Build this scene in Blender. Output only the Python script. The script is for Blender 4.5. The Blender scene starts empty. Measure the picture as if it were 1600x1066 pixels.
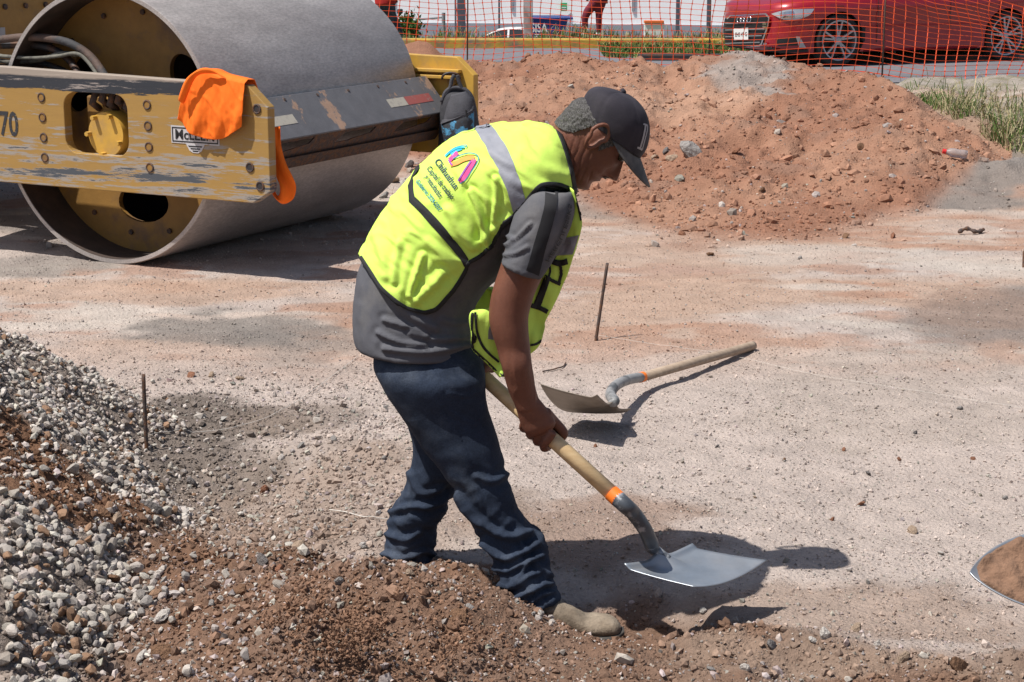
import bpy, bmesh, math, random
import numpy as np
from mathutils import Vector, Matrix, Euler
from mathutils.bvhtree import BVHTree
from mathutils.geometry import tessellate_polygon

random.seed(7)
RNG = np.random.RandomState(7)
scene = bpy.context.scene
COL = scene.collection

# ------------------------------------------------------------------ camera
F_PX, CAM_H = 2800.0, 1.63
PHI = math.atan(643 / F_PX)
CP, SP = math.cos(PHI), math.sin(PHI)
cam_d = bpy.data.cameras.new('camera')
cam = bpy.data.objects.new('camera', cam_d)
COL.objects.link(cam)
cam.location = (0, 0, CAM_H)
cam.rotation_euler = (math.pi / 2 - PHI, 0, 0)
cam_d.sensor_width = 36
cam_d.lens = 36 * F_PX / 1600
cam_d.clip_end = 6000
scene.camera = cam

# ------------------------------------------------------------------ sky, sun, exposure
SUN_EL, SUN_AZ = math.radians(62.6), math.radians(247.7)
world = bpy.data.worlds.new('World')
scene.world = world
world.use_nodes = True
wn = world.node_tree.nodes
wl = world.node_tree.links
sky = wn.new('ShaderNodeTexSky')
sky.sky_type = 'NISHITA'
sky.sun_disc = False
sky.sun_elevation = SUN_EL
sky.sun_rotation = SUN_AZ
sky.dust_density = 2.0
wl.new(sky.outputs[0], wn['Background'].inputs[0])
wn['Background'].inputs[1].default_value = 0.078
sun_d = bpy.data.lights.new('sun', 'SUN')
sun_d.energy = 5.0
sun_d.angle = math.radians(0.53)
sun_d.color = (1.0, 0.955, 0.89)
sun = bpy.data.objects.new('sun', sun_d)
COL.objects.link(sun)
sun.rotation_euler = Vector((0.56, 0.23, -1.17)).to_track_quat('-Z', 'Y').to_euler()
sun.location = (-6, -3, 12)
scene.view_settings.view_transform = 'Standard'
scene.view_settings.look = 'None'
scene.view_settings.gamma = 1
scene.view_settings.use_curve_mapping = False
scene.view_settings.exposure = 0.18


# ------------------------------------------------------------------ geometry helpers
def ray(px, py):
    a = px - 800
    b = -(py - 533)
    return Vector((a, F_PX * CP + b * SP, -F_PX * SP + b * CP))


def at(px, py, Y):
    r = ray(px, py)
    return Vector((0, 0, CAM_H)) + r * (Y / r.y)


def on(px, py, z=0.0):
    r = ray(px, py)
    return Vector((0, 0, CAM_H)) + r * ((z - CAM_H) / r.z)


def proj(P):
    P = np.asarray(P, float)
    x, y, z = P[..., 0], P[..., 1], P[..., 2] - CAM_H
    d = y * CP - z * SP
    v = y * SP + z * CP
    d = np.where(np.abs(d) < 1e-6, 1e-6, d)
    return 800 + F_PX * x / d, 533 - F_PX * v / d


def _h(i, j, k, s):
    n = (i.astype(np.int64) * 374761393 + j.astype(np.int64) * 668265263 + k.astype(np.int64) * 2147483647 * 3 + s * 974634777) & 0xffffffff
    n = ((n ^ (n >> 13)) * 1274126177) & 0xffffffff
    n = ((n ^ (n >> 16)) * 2246822519) & 0xffffffff
    return ((n ^ (n >> 15)) & 0xffffff) / float(0xffffff)


def vn2(x, y, s=0):
    i, j = np.floor(x), np.floor(y)
    u, v = x - i, y - j
    u = u * u * (3 - 2 * u)
    v = v * v * (3 - 2 * v)
    z = np.zeros_like(i)
    a, b = _h(i, j, z, s), _h(i + 1, j, z, s)
    c, d = _h(i, j + 1, z, s), _h(i + 1, j + 1, z, s)
    return (a * (1 - u) + b * u) * (1 - v) + (c * (1 - u) + d * u) * v


def fbm2(x, y, o=4, s=0, g=0.5):
    t, a, n = 0, 1.0, 0
    for q in range(o):
        t = t + a * vn2(x, y, s + q * 17)
        n += a
        a *= g
        x, y = x * 2.03 + 11.3, y * 2.03 - 7.7
    return t / n


def vn3(x, y, z, s=0):
    i, j, k = np.floor(x), np.floor(y), np.floor(z)
    u, v, w = x - i, y - j, z - k
    u = u * u * (3 - 2 * u)
    v = v * v * (3 - 2 * v)
    w = w * w * (3 - 2 * w)
    r = 0
    for di in (0, 1):
        for dj in (0, 1):
            for dk in (0, 1):
                r = r + _h(i + di, j + dj, k + dk, s) * (u if di else 1 - u) * (v if dj else 1 - v) * (w if dk else 1 - w)
    return r


def fbm3(P, sc, o=3, s=0):
    x, y, z = P[:, 0] * sc[0], P[:, 1] * sc[1], P[:, 2] * sc[2]
    t, a, n = 0, 1.0, 0
    for q in range(o):
        t = t + a * vn3(x, y, z, s + q * 13)
        n += a
        a *= 0.5
        x, y, z = x * 2.03 + 5.1, y * 2.03 + 3.7, z * 2.03 - 9.2
    return t / n


def sstep(a, b, x):
    t = np.clip((x - a) / (b - a), 0, 1)
    return t * t * (3 - 2 * t)


def wm(o):
    m = o.matrix_basis.copy()
    return wm(o.parent) @ m if o.parent else m


def tag(o, label=None, cat=None, group=None, kind=None):
    if label: o['label'] = label
    if cat: o['category'] = cat
    if group: o['group'] = group
    if kind: o['kind'] = kind
    return o


def thing(name, label, cat, loc=(0, 0, 0), rz=0.0, group=None):
    o = bpy.data.objects.new(name, None)
    o.empty_display_size = 0.1
    COL.objects.link(o)
    o.location = loc
    o.rotation_euler = (0, 0, rz)
    return tag(o, label, cat, group)


def mesh_np(name, V, Fc, mat, parent=None, cols=None, smooth=False, local=False):
    """world-space arrays -> one mesh object (vertices moved into the parent's frame)"""
    V = np.asarray(V, np.float64)
    if parent is not None and not local:
        m = np.array(wm(parent).inverted())
        V = V @ m[:3, :3].T + m[:3, 3]
    me = bpy.data.meshes.new(name)
    if isinstance(Fc, np.ndarray):
        n, k = Fc.shape
        me.vertices.add(len(V))
        me.vertices.foreach_set('co', V.astype(np.float32).ravel())
        me.loops.add(n * k)
        me.loops.foreach_set('vertex_index', Fc.astype(np.int32).ravel())
        me.polygons.add(n)
        me.polygons.foreach_set('loop_start', np.arange(0, n * k, k, dtype=np.int32))
        me.update(calc_edges=True)
    else:
        me.from_pydata([tuple(v) for v in V], [], [tuple(f) for f in Fc])
        me.update()
    me.polygons.foreach_set('use_smooth', np.full(len(me.polygons), bool(smooth)))
    if cols is not None:
        ca = me.color_attributes.new('Col', 'FLOAT_COLOR', 'POINT')
        c4 = np.ones((len(V), 4), np.float32)
        c4[:, :3] = cols
        ca.data.foreach_set('color', c4.ravel())
    if mat is not None:
        for mm in (mat if isinstance(mat, (list, tuple)) else [mat]):
            me.materials.append(mm)
    o = bpy.data.objects.new(name, me)
    COL.objects.link(o)
    if parent is not None:
        o.parent = parent
    return o


class MB:
    def __init__(s):
        s.v, s.f = [], []

    def add(s, V, Fc):
        n = len(s.v)
        s.v += [Vector(v) for v in V]
        s.f += [tuple(int(i) + n for i in f) for f in Fc]
        return s

    def box(s, c, size, M=None):
        c = Vector(c)
        hx, hy, hz = [q / 2 for q in size]
        P = [Vector((x, y, z)) for x in (-hx, hx) for y in (-hy, hy) for z in (-hz, hz)]
        P = [(M @ p if M else p) + c for p in P]
        return s.add(P, [(0, 1, 3, 2), (4, 6, 7, 5), (0, 4, 5, 1), (2, 3, 7, 6), (0, 2, 6, 4), (1, 5, 7, 3)])

    def hexa(s, P):
        """eight corners: four of one end, four of the other, same order"""
        return s.add(P, [(3, 2, 1, 0), (4, 5, 6, 7), (0, 1, 5, 4), (1, 2, 6, 5), (2, 3, 7, 6), (3, 0, 4, 7)])

    def tube(s, pts, r, n=10, cap=True):
        pts = [Vector(p) for p in pts]
        rs = r if isinstance(r, (list, tuple)) else [r] * len(pts)
        base = len(s.v)
        prev = None
        for i, p in enumerate(pts):
            t = (pts[min(i + 1, len(pts) - 1)] - pts[max(i - 1, 0)]).normalized()
            if prev is None:
                a = t.orthogonal().normalized()
            else:
                a = (prev - t * prev.dot(t)).normalized()
            prev = a
            b = t.cross(a)
            for k in range(n):
                th = 2 * math.pi * k / n
                s.v.append(p + (a * math.cos(th) + b * math.sin(th)) * rs[i])
        m = len(pts)
        for i in range(m - 1):
            for k in range(n):
                k2 = (k + 1) % n
                s.f.append((base + i * n + k, base + i * n + k2, base + (i + 1) * n + k2, base + (i + 1) * n + k))
        if cap:
            s.f.append(tuple(base + k for k in range(n))[::-1])
            s.f.append(tuple(base + (m - 1) * n + k for k in range(n)))
        return s

    def lathe(s, c, axis, prof, n=48, closed=False):
        """prof: list of (distance along axis, radius)"""
        c = Vector(c)
        ax = Vector(axis).normalized()
        a = ax.orthogonal().normalized()
        b = ax.cross(a)
        base = len(s.v)
        for (h, r) in prof:
            for k in range(n):
                th = 2 * math.pi * k / n
                s.v.append(c + ax * h + (a * math.cos(th) + b * math.sin(th)) * r)
        m = len(prof)
        for i in range(m if closed else m - 1):
            i2 = (i + 1) % m
            for k in range(n):
                k2 = (k + 1) % n
                s.f.append((base + i * n + k, base + i * n + k2, base + i2 * n + k2, base + i2 * n + k))
        return s

    def prism(s, loops, fn, t0, t1):
        """loops: outer 2D loop then holes; fn(u, v, t) -> Vector; extruded from t0 to t1"""
        flat = [p for l in loops for p in l]
        tris = tessellate_polygon([[Vector((p[0], p[1], 0)) for p in l] for l in loops])
        n = len(flat)
        V = [fn(p[0], p[1], t0) for p in flat] + [fn(p[0], p[1], t1) for p in flat]
        Fc = [tuple(t) for t in tris] + [tuple(i + n for i in t)[::-1] for t in tris]
        k = 0
        for l in loops:
            m = len(l)
            for i in range(m):
                j = (i + 1) % m
                Fc.append((k + i, k + j, k + j + n, k + i + n))
            k += m
        return s.add(V, Fc)

    def obj(s, name, mat, parent=None, smooth=False, bevel=0, auto=None):
        o = mesh_np(name, np.array([tuple(v) for v in s.v]), s.f, mat, parent, smooth=smooth or auto is not None)
        bm = bmesh.new()
        bm.from_mesh(o.data)
        bmesh.ops.recalc_face_normals(bm, faces=bm.faces)
        if auto is not None:
            for e in bm.edges:
                if len(e.link_faces) == 2 and e.calc_face_angle(0) > math.radians(auto):
                    e.smooth = False
        bm.to_mesh(o.data)
        bm.free()
        if bevel:
            b = o.modifiers.new('bevel', 'BEVEL')
            b.width = bevel
            b.segments = 2
            b.limit_method = 'ANGLE'
            b.angle_limit = math.radians(40)
        return o


def crom(A, n):
    """Catmull-Rom resample rows of A to n rows"""
    A = np.asarray(A, float)
    m = len(A)
    t = np.linspace(0, m - 1, n)
    i = np.minimum(t.astype(int), m - 2)
    u = (t - i)[:, None]
    P0, P1, P2, P3 = A[np.maximum(i - 1, 0)], A[i], A[i + 1], A[np.minimum(i + 2, m - 1)]
    return 0.5 * (2 * P1 + (P2 - P0) * u + (2 * P0 - 5 * P1 + 4 * P2 - P3) * u * u + (3 * P1 - P0 - 3 * P2 + P3) * u ** 3)


def pairloft(pairs, n=40, m=48, e=1.0, cap=True):
    """pairs: (edge point a px), (edge point b px), distance Y, half depth. Returns V, F, shape (n, m)"""
    rows = []
    for (a, b, Y, d) in pairs:
        if isinstance(Y, tuple):
            pa, pb = at(a[0], a[1], Y[0]), at(b[0], b[1], Y[1])
        else:
            pa, pb = at(a[0], a[1], Y), at(b[0], b[1], Y)
        c = (pa + pb) / 2
        A = (pa - pb) / 2
        rows.append([*c, *A, d])
    R = crom(rows, n)
    th = np.linspace(0, 2 * np.pi, m, endpoint=False)
    ct, st = np.cos(th), np.sin(th)
    if e != 1.0:
        ct = np.sign(ct) * np.abs(ct) ** e
        st = np.sign(st) * np.abs(st) ** e
    V = R[:, None, 0:3] + R[:, None, 3:6] * ct[None, :, None]
    V[:, :, 1] -= R[:, 6][:, None] * st[None, :]
    V = V.reshape(-1, 3)
    idx = np.arange(n * m).reshape(n, m)
    a, b = idx[:-1], idx[1:]
    Fq = np.stack([a, np.roll(a, -1, 1), np.roll(b, -1, 1), b], -1).reshape(-1, 4)
    Fl = [tuple(f) for f in Fq]
    if cap:
        V = np.vstack([V, R[0, :3], R[-1, :3]])
        c0, c1 = n * m, n * m + 1
        for k in range(m):
            k2 = (k + 1) % m
            Fl.append((c0, idx[0, k2], idx[0, k]))
            Fl.append((c1, idx[-1, k], idx[-1, k2]))
    return V, Fl


def join(parts):
    Vs, Fs, n = [], [], 0
    for V, Fc in parts:
        V = np.asarray([tuple(v) for v in V], float)
        Vs.append(V)
        Fs += [tuple(int(i) + n for i in f) for f in Fc]
        n += len(V)
    return np.vstack(Vs), Fs


def bake(V, Fc, voxel, smooth=4, fac=0.5):
    """union of closed pieces as one skin; returns numpy verts, quads/ngons list"""
    me = bpy.data.meshes.new('tmp')
    me.from_pydata([tuple(v) for v in V], [], Fc)
    bm = bmesh.new()
    bm.from_mesh(me)
    bmesh.ops.recalc_face_normals(bm, faces=bm.faces)
    bm.to_mesh(me)
    bm.free()
    o = bpy.data.objects.new('tmp', me)
    COL.objects.link(o)
    r = o.modifiers.new('r', 'REMESH')
    r.mode = 'VOXEL'
    r.voxel_size = voxel
    if smooth:
        s = o.modifiers.new('s', 'SMOOTH')
        s.iterations = smooth
        s.factor = fac
    dg = bpy.context.evaluated_depsgraph_get()
    m2 = bpy.data.meshes.new_from_object(o.evaluated_get(dg))
    n = len(m2.vertices)
    co = np.empty(n * 3, np.float32)
    m2.vertices.foreach_get('co', co)
    nf = len(m2.polygons)
    lv = np.empty(len(m2.loops), np.int32)
    m2.loops.foreach_get('vertex_index', lv)
    bpy.data.objects.remove(o)
    return co.reshape(-1, 3).astype(float), lv.reshape(nf, -1)


def vnormals(V, Fq):
    a, b, c, d = (V[Fq[:, i]] for i in range(4))
    fn = np.cross(c - a, d - b)
    N = np.zeros_like(V)
    for i in range(4):
        for k in range(3):
            N[:, k] += np.bincount(Fq[:, i], fn[:, k], len(V))
    return N / (np.linalg.norm(N, axis=1, keepdims=True) + 1e-12)


def bvh_of(V, Fc):
    return BVHTree.FromPolygons([tuple(v) for v in V], [tuple(int(i) for i in f) for f in Fc])


def cast(px, py, bvh, off=0.0, Y=4.2):
    o = Vector((0, 0, CAM_H))
    d = ray(px, py).normalized()
    h, nrm, i, dist = bvh.ray_cast(o, d)
    if h is None:
        h, nrm, i, dist = bvh.find_nearest(at(px, py, Y))
    if nrm.dot(d) > 0:
        nrm = -nrm
    return (h + off if isinstance(off, Vector) else h + nrm * off), nrm


def drape_ribbon(L, R, bvh, off=0.003, n=30, m=4, Y=4.2):
    L, R = crom(L, n), crom(R, n)
    V = []
    for i in range(n):
        for k in range(m + 1):
            q = L[i] + (R[i] - L[i]) * k / m
            V.append(cast(q[0], q[1], bvh, off, Y)[0])
    Fc = [(i * (m + 1) + k, i * (m + 1) + k + 1, (i + 1) * (m + 1) + k + 1, (i + 1) * (m + 1) + k) for i in range(n - 1) for k in range(m)]
    return V, Fc


def drape_line(pts, w, bvh, off=0.003, n=40, Y=4.2, m=3):
    """ribbon of width w px along a px polyline"""
    C = crom(pts, n)
    T = np.gradient(C, axis=0)
    T /= np.linalg.norm(T, axis=1, keepdims=True) + 1e-9
    Nn = np.stack([-T[:, 1], T[:, 0]], 1) * w / 2
    return drape_ribbon(C - Nn, C + Nn, bvh, off, n, m, Y)


_tm = {}


def text_mesh(s, size=1.0):
    """flat lettering, returns (N,2) and faces; left aligned at 0,0"""
    if (s, size) in _tm: return _tm[(s, size)]
    c = bpy.data.curves.new('t', 'FONT')
    c.body = s
    c.size = size
    c.resolution_u = 3
    c.offset = 0.018
    o = bpy.data.objects.new('t', c)
    COL.objects.link(o)
    dg = bpy.context.evaluated_depsgraph_get()
    m = bpy.data.meshes.new_from_object(o.evaluated_get(dg))
    V = np.array([v.co[:2] for v in m.vertices])
    Fc = [tuple(p.vertices) for p in m.polygons]
    bpy.data.objects.remove(o)
    _tm[(s, size)] = (V, Fc)
    return V, Fc


def inpoly(x, y, poly):
    x, y = np.asarray(x), np.asarray(y)
    r = np.zeros(x.shape, bool)
    n = len(poly)
    for i in range(n):
        x1, y1 = poly[i]
        x2, y2 = poly[(i + 1) % n]
        c = ((y1 > y) != (y2 > y)) & (x < (x2 - x1) * (y - y1) / (y2 - y1 + 1e-12) + x1)
        r ^= c
    return r


# ------------------------------------------------------------------ materials
def mat(name, col, rough=0.6, metal=0.0, var=0.0, sc=8.0, col2=None, ramp=(0.45, 0.6), bump=0.0, bsc=60.0, stretch=(1, 1, 1), attr=False, coat=0.0, sss=0.0, fine=0.0, fsc=200.0, spec=None, bdist=0.01):
    m = bpy.data.materials.new(name)
    m.use_nodes = True
    nt = m.node_tree
    N, Lk = nt.nodes, nt.links
    b = N['Principled BSDF']
    b.inputs['Roughness'].default_value = rough
    b.inputs['Metallic'].default_value = metal
    if spec is not None: b.inputs['Specular IOR Level'].default_value = spec
    if coat:
        b.inputs['Coat Weight'].default_value = coat
        b.inputs['Coat Roughness'].default_value = 0.05
    if sss:
        b.inputs['Subsurface Weight'].default_value = sss
        b.inputs['Subsurface Radius'].default_value = (0.012, 0.005, 0.003)
        b.inputs['Subsurface Scale'].default_value = 0.5
    tc = N.new('ShaderNodeTexCoord')
    mp = N.new('ShaderNodeMapping')
    mp.inputs['Scale'].default_value = stretch
    Lk.new(tc.outputs['Object'], mp.inputs[0])
    if attr:
        a = N.new('ShaderNodeAttribute')
        a.attribute_name = 'Col'
        cur = a.outputs['Color']
    else:
        r = N.new('ShaderNodeRGB')
        r.outputs[0].default_value = (*col, 1)
        cur = r.outputs[0]
    if col2 is not None:
        nz = N.new('ShaderNodeTexNoise')
        nz.inputs['Scale'].default_value = sc
        nz.inputs['Detail'].default_value = 8
        nz.inputs['Roughness'].default_value = 0.62
        Lk.new(mp.outputs[0], nz.inputs['Vector'])
        mr = N.new('ShaderNodeMapRange')
        mr.inputs['From Min'].default_value = ramp[0]
        mr.inputs['From Max'].default_value = ramp[1]
        Lk.new(nz.outputs['Fac'], mr.inputs['Value'])
        mx = N.new('ShaderNodeMix')
        mx.data_type = 'RGBA'
        Lk.new(mr.outputs[0], mx.inputs[0])
        Lk.new(cur, mx.inputs[6])
        mx.inputs[7].default_value = (*col2, 1)
        cur = mx.outputs[2]
    for (v_, s_) in ((var, sc * 1.7), (fine, fsc)):
        if v_:
            nz = N.new('ShaderNodeTexNoise')
            nz.inputs['Scale'].default_value = s_
            nz.inputs['Detail'].default_value = 5
            nz.inputs['Roughness'].default_value = 0.65
            Lk.new(mp.outputs[0], nz.inputs['Vector'])
            mr = N.new('ShaderNodeMapRange')
            mr.inputs['From Min'].default_value = 0.3
            mr.inputs['From Max'].default_value = 0.7
            mr.inputs['To Min'].default_value = 1 - v_
            mr.inputs['To Max'].default_value = 1 + v_
            Lk.new(nz.outputs['Fac'], mr.inputs['Value'])
            vm = N.new('ShaderNodeVectorMath')
            vm.operation = 'SCALE'
            Lk.new(cur, vm.inputs[0])
            Lk.new(mr.outputs[0], vm.inputs['Scale'])
            cur = vm.outputs[0]
    Lk.new(cur, b.inputs['Base Color'])
    if bump:
        nz = N.new('ShaderNodeTexNoise')
        nz.inputs['Scale'].default_value = bsc
        nz.inputs['Detail'].default_value = 6
        nz.inputs['Roughness'].default_value = 0.6
        Lk.new(mp.outputs[0], nz.inputs['Vector'])
        bp = N.new('ShaderNodeBump')
        bp.inputs['Strength'].default_value = bump
        bp.inputs['Distance'].default_value = bdist
        Lk.new(nz.outputs['Fac'], bp.inputs['Height'])
        Lk.new(bp.outputs[0], b.inputs['Normal'])
    return m


m_ground = mat('ground_soil', (0, 0, 0), 0.95, attr=True, fine=0.13, fsc=90, var=0.10, sc=6, bump=0.9, bsc=75, spec=0.15, bdist=0.02)
m_stone = mat('stone_mix', (0, 0, 0), 0.9, attr=True, fine=0.2, fsc=120, bump=0.5, bsc=150, spec=0.2, bdist=0.004)
m_asphalt = mat('asphalt', (0.15, 0.15, 0.165), 0.85, var=0.12, sc=1.2, fine=0.15, fsc=30, bump=0.3, bsc=40)
m_kerb = mat('yellow_kerb_paint', (0.50, 0.32, 0.05), 0.8, col2=(0.2, 0.16, 0.12), sc=4, ramp=(0.46, 0.68), var=0.2, bump=0.4, bsc=20)
m_wall = mat('white_wall_paint', (0.90, 0.90, 0.90), 0.6, var=0.03, sc=0.3)
m_plinth = mat('blue_grey_plinth', (0.30, 0.32, 0.36), 0.8, var=0.08, sc=0.5)
m_steel_grey = mat('weathered_grey_steel', (0.33, 0.33, 0.35), 0.55, 0.3, var=0.15, sc=4)
m_dark_steel = mat('dark_steel', (0.045, 0.045, 0.05), 0.6, 0.4, col2=(0.12, 0.06, 0.035), sc=12, var=0.2)
m_rust = mat('rusty_iron', (0.085, 0.065, 0.06), 0.8, 0.3, col2=(0.16, 0.08, 0.045), sc=40, var=0.3, bump=0.4, bsc=300)
m_black_rubber = mat('black_rubber', (0.025, 0.025, 0.027), 0.75, var=0.2, sc=20)
m_white = mat('white_plastic', (0.78, 0.78, 0.76), 0.5)
m_black = mat('black_paint', (0.015, 0.015, 0.017), 0.55)

# ------------------------------------------------------------------ terrain
def terrain_profile(Y):
    return np.interp(Y, [-100, 23.0, 25.2, 25.5, 27.0, 34.0, 46.0, 60.0, 72.0, 400, 3000],
                     [0, 0, 0, 0.0, 0.06, -0.52, -1.08, -2.5, -3.7, -3.7, -3.7])


def seg_dist(x, y, a, b):
    ax, ay = a
    dx, dy = b[0] - a[0], b[1] - a[1]
    t = np.clip(((x - ax) * dx + (y - ay) * dy) / (dx * dx + dy * dy), 0, 1)
    return np.hypot(x - ax - t * dx, y - ay - t * dy)


def gauss(x, y, cx, cy, rx, ry):
    return np.exp(-(((x - cx) / rx) ** 2 + ((y - cy) / ry) ** 2))


PILE_A = [-400, 520, 640, 700, 760, 900, 1000, 1045, 1100, 1180, 1240, 1300, 1380, 1450, 1520, 1575, 1610, 2400]
PILE_Z = [0.25, 0.30, 0.40, 0.47, 0.48, 0.52, 0.49, 0.40, 0.49, 0.54, 0.52, 0.47, 0.42, 0.39, 0.22, 0.05, 0.0, 0.0]
PILE_YC = [16, 16, 16, 16, 16, 16, 16, 16, 16, 16, 15.6, 15, 14.2, 13.2, 12.6, 12.3, 12.2, 12.0]
PILE_Y0 = [14, 13.5, 12.6, 12.2, 11.8, 10.9, 9.8, 9.6, 9.5, 9.6, 9.7, 9.8, 10.0, 10.4, 11.2, 11.8, 12.0, 12.0]


def angle_px(x, y):
    return 800 + 2872 * x / np.maximum(y, 0.5)


def pile_mask(x, y):
    A = angle_px(x, y)
    zc = np.interp(A, PILE_A, PILE_Z)
    yc = np.interp(A, PILE_A, PILE_YC)
    y0 = np.interp(A, PILE_A, PILE_Y0)
    y0 = y0 + (fbm2(x * 1.3, y * 1.3, 3, 5) - 0.5) * 1.0
    yc = np.maximum(yc, y0 + 0.5)
    f = np.clip((y - y0) / (yc - y0), 0, 1)
    front = 0.35 * (1 - (1 - f) ** 1.8) + 0.65 * f ** 1.5
    back = 1 - sstep(0, 2.6, y - yc)
    return zc * front * back, (zc > 0.01) * sstep(-0.3, 0.35, y - y0) * back


def heap_mask(x, y):
    r = seg_dist(x, y, (-2.32, 5.2), (-2.2, 3.85))
    r = r + (fbm2(x * 2.2, y * 2.2, 3, 9) - 0.5) * 0.34
    return np.clip(0.76 * (1.30 - r), 0, 0.75), sstep(1.34, 1.24, r)


def height(x, y):
    x = np.asarray(x, float)
    y = np.asarray(y, float)
    h = terrain_profile(y).copy()
    near = sstep(20.0, 17.5, y)
    p, pm = pile_mask(x, y)
    lump = fbm2(x * 2.4, y * 2.0, 4, 21)
    rid = 1 - np.abs(2 * fbm2(x * 4.5, y * 3.6, 3, 25) - 1)
    h = h + p + pm * ((lump - 0.5) * 0.22 + (rid - 0.75) * 0.10 + (fbm2(x * 13, y * 13, 3, 27) - 0.5) * 0.035) * sstep(0, 0.15, p)
    g, gm = heap_mask(x, y)
    h = h + g + gm * (fbm2(x * 7, y * 7, 3, 31) - 0.5) * 0.06
    h = h + 0.16 * gauss(x, y, 3.15, 11.6, 0.8, 0.7) * (0.5 + fbm2(x * 5, y * 5, 3, 65))
    # compacted floor with ruts
    h = h + near * ((fbm2(x * 0.8, y * 0.8, 3, 41) - 0.5) * 0.05 + (fbm2(x * 5, y * 6, 4, 43) - 0.5) * 0.022)
    rough = (sstep(9.5, 5.0, y) * 0.5 + pm * 0.9 + sstep(0.2, -0.5, x) * sstep(7.0, 5.6, y) * 0.9) * near
    h = h + rough * (fbm2(x * 22, y * 22, 3, 47) - 0.5) * 0.016
    soil = soil_mask(x, y)
    h = h + soil * ((fbm2(x * 8, y * 8, 4, 51) - 0.5) * 0.075 + (fbm2(x * 34, y * 34, 3, 53) - 0.5) * 0.018)
    # fresh soil mound in front of the man, dug hollow by his boot, damp hollow by the stake
    h = h + 0.145 * gauss(x, y, -0.34, 3.98, 0.36, 0.25) + 0.02 * gauss(x, y, -0.05, 3.98, 0.2, 0.12) - 0.018 * gauss(x, y, 0.12, 4.02, 0.14, 0.12)
    h = h - 0.11 * gauss(x, y, 0.31, 4.14, 0.17, 0.15) - 0.04 * gauss(x, y, 0.12, 4.3, 0.2, 0.12)
    h = h + 0.035 * gauss(x, y, 0.62, 3.92, 0.35, 0.09)
    h = h - 0.10 * gauss(x, y, -0.85, 5.25, 0.32, 0.42) + 0.05 * gauss(x, y, -0.45, 5.6, 0.3, 0.2)
    # old grassy bank on the right behind the pile
    A = angle_px(x, y)
    bank = sstep(1385, 1440, A) * sstep(0.0, 0.7, y - np.interp(A, [1380, 1450, 1520, 1600, 2400], [16.5, 14.6, 13.4, 12.6, 12.0])) * sstep(19.6, 18.6, y)
    h = h + bank * (0.14 + (fbm2(x * 3, y * 3, 3, 61) - 0.5) * 0.10)
    mg = gauss(x, y, -1.25, 21.9, 0.55, 0.5)
    h = h + 0.30 * mg * (0.6 + 0.8 * fbm2(x * 5, y * 5, 3, 63))
    return h


def soil_mask(x, y):
    """loose brown earth in the foreground"""
    A = angle_px(x, y)
    ylim = np.interp(A, [-200, 150, 300, 430, 520, 640, 780, 880, 980, 1100, 1200, 1350, 1600, 2000],
                     [5.2, 4.95, 4.68, 4.52, 4.46, 4.42, 4.34, 4.22, 4.30, 4.12, 4.00, 3.88, 3.82, 3.8])
    ylim = ylim + (fbm2(x * 5, y * 5, 3, 71) - 0.5) * 0.28
    return sstep(0.12, -0.05, y - ylim)


def cblend(c, col, m):
    return c * (1 - m[:, None]) + np.array(col)[None, :] * m[:, None]


C_DUST = (0.455, 0.385, 0.345)
C_RED = (0.285, 0.145, 0.094)
C_SOIL = (0.175, 0.097, 0.06)
C_GREY = (0.20, 0.18, 0.165)
C_PINK = (0.43, 0.305, 0.235)
C_PALE = (0.50, 0.44, 0.39)


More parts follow.
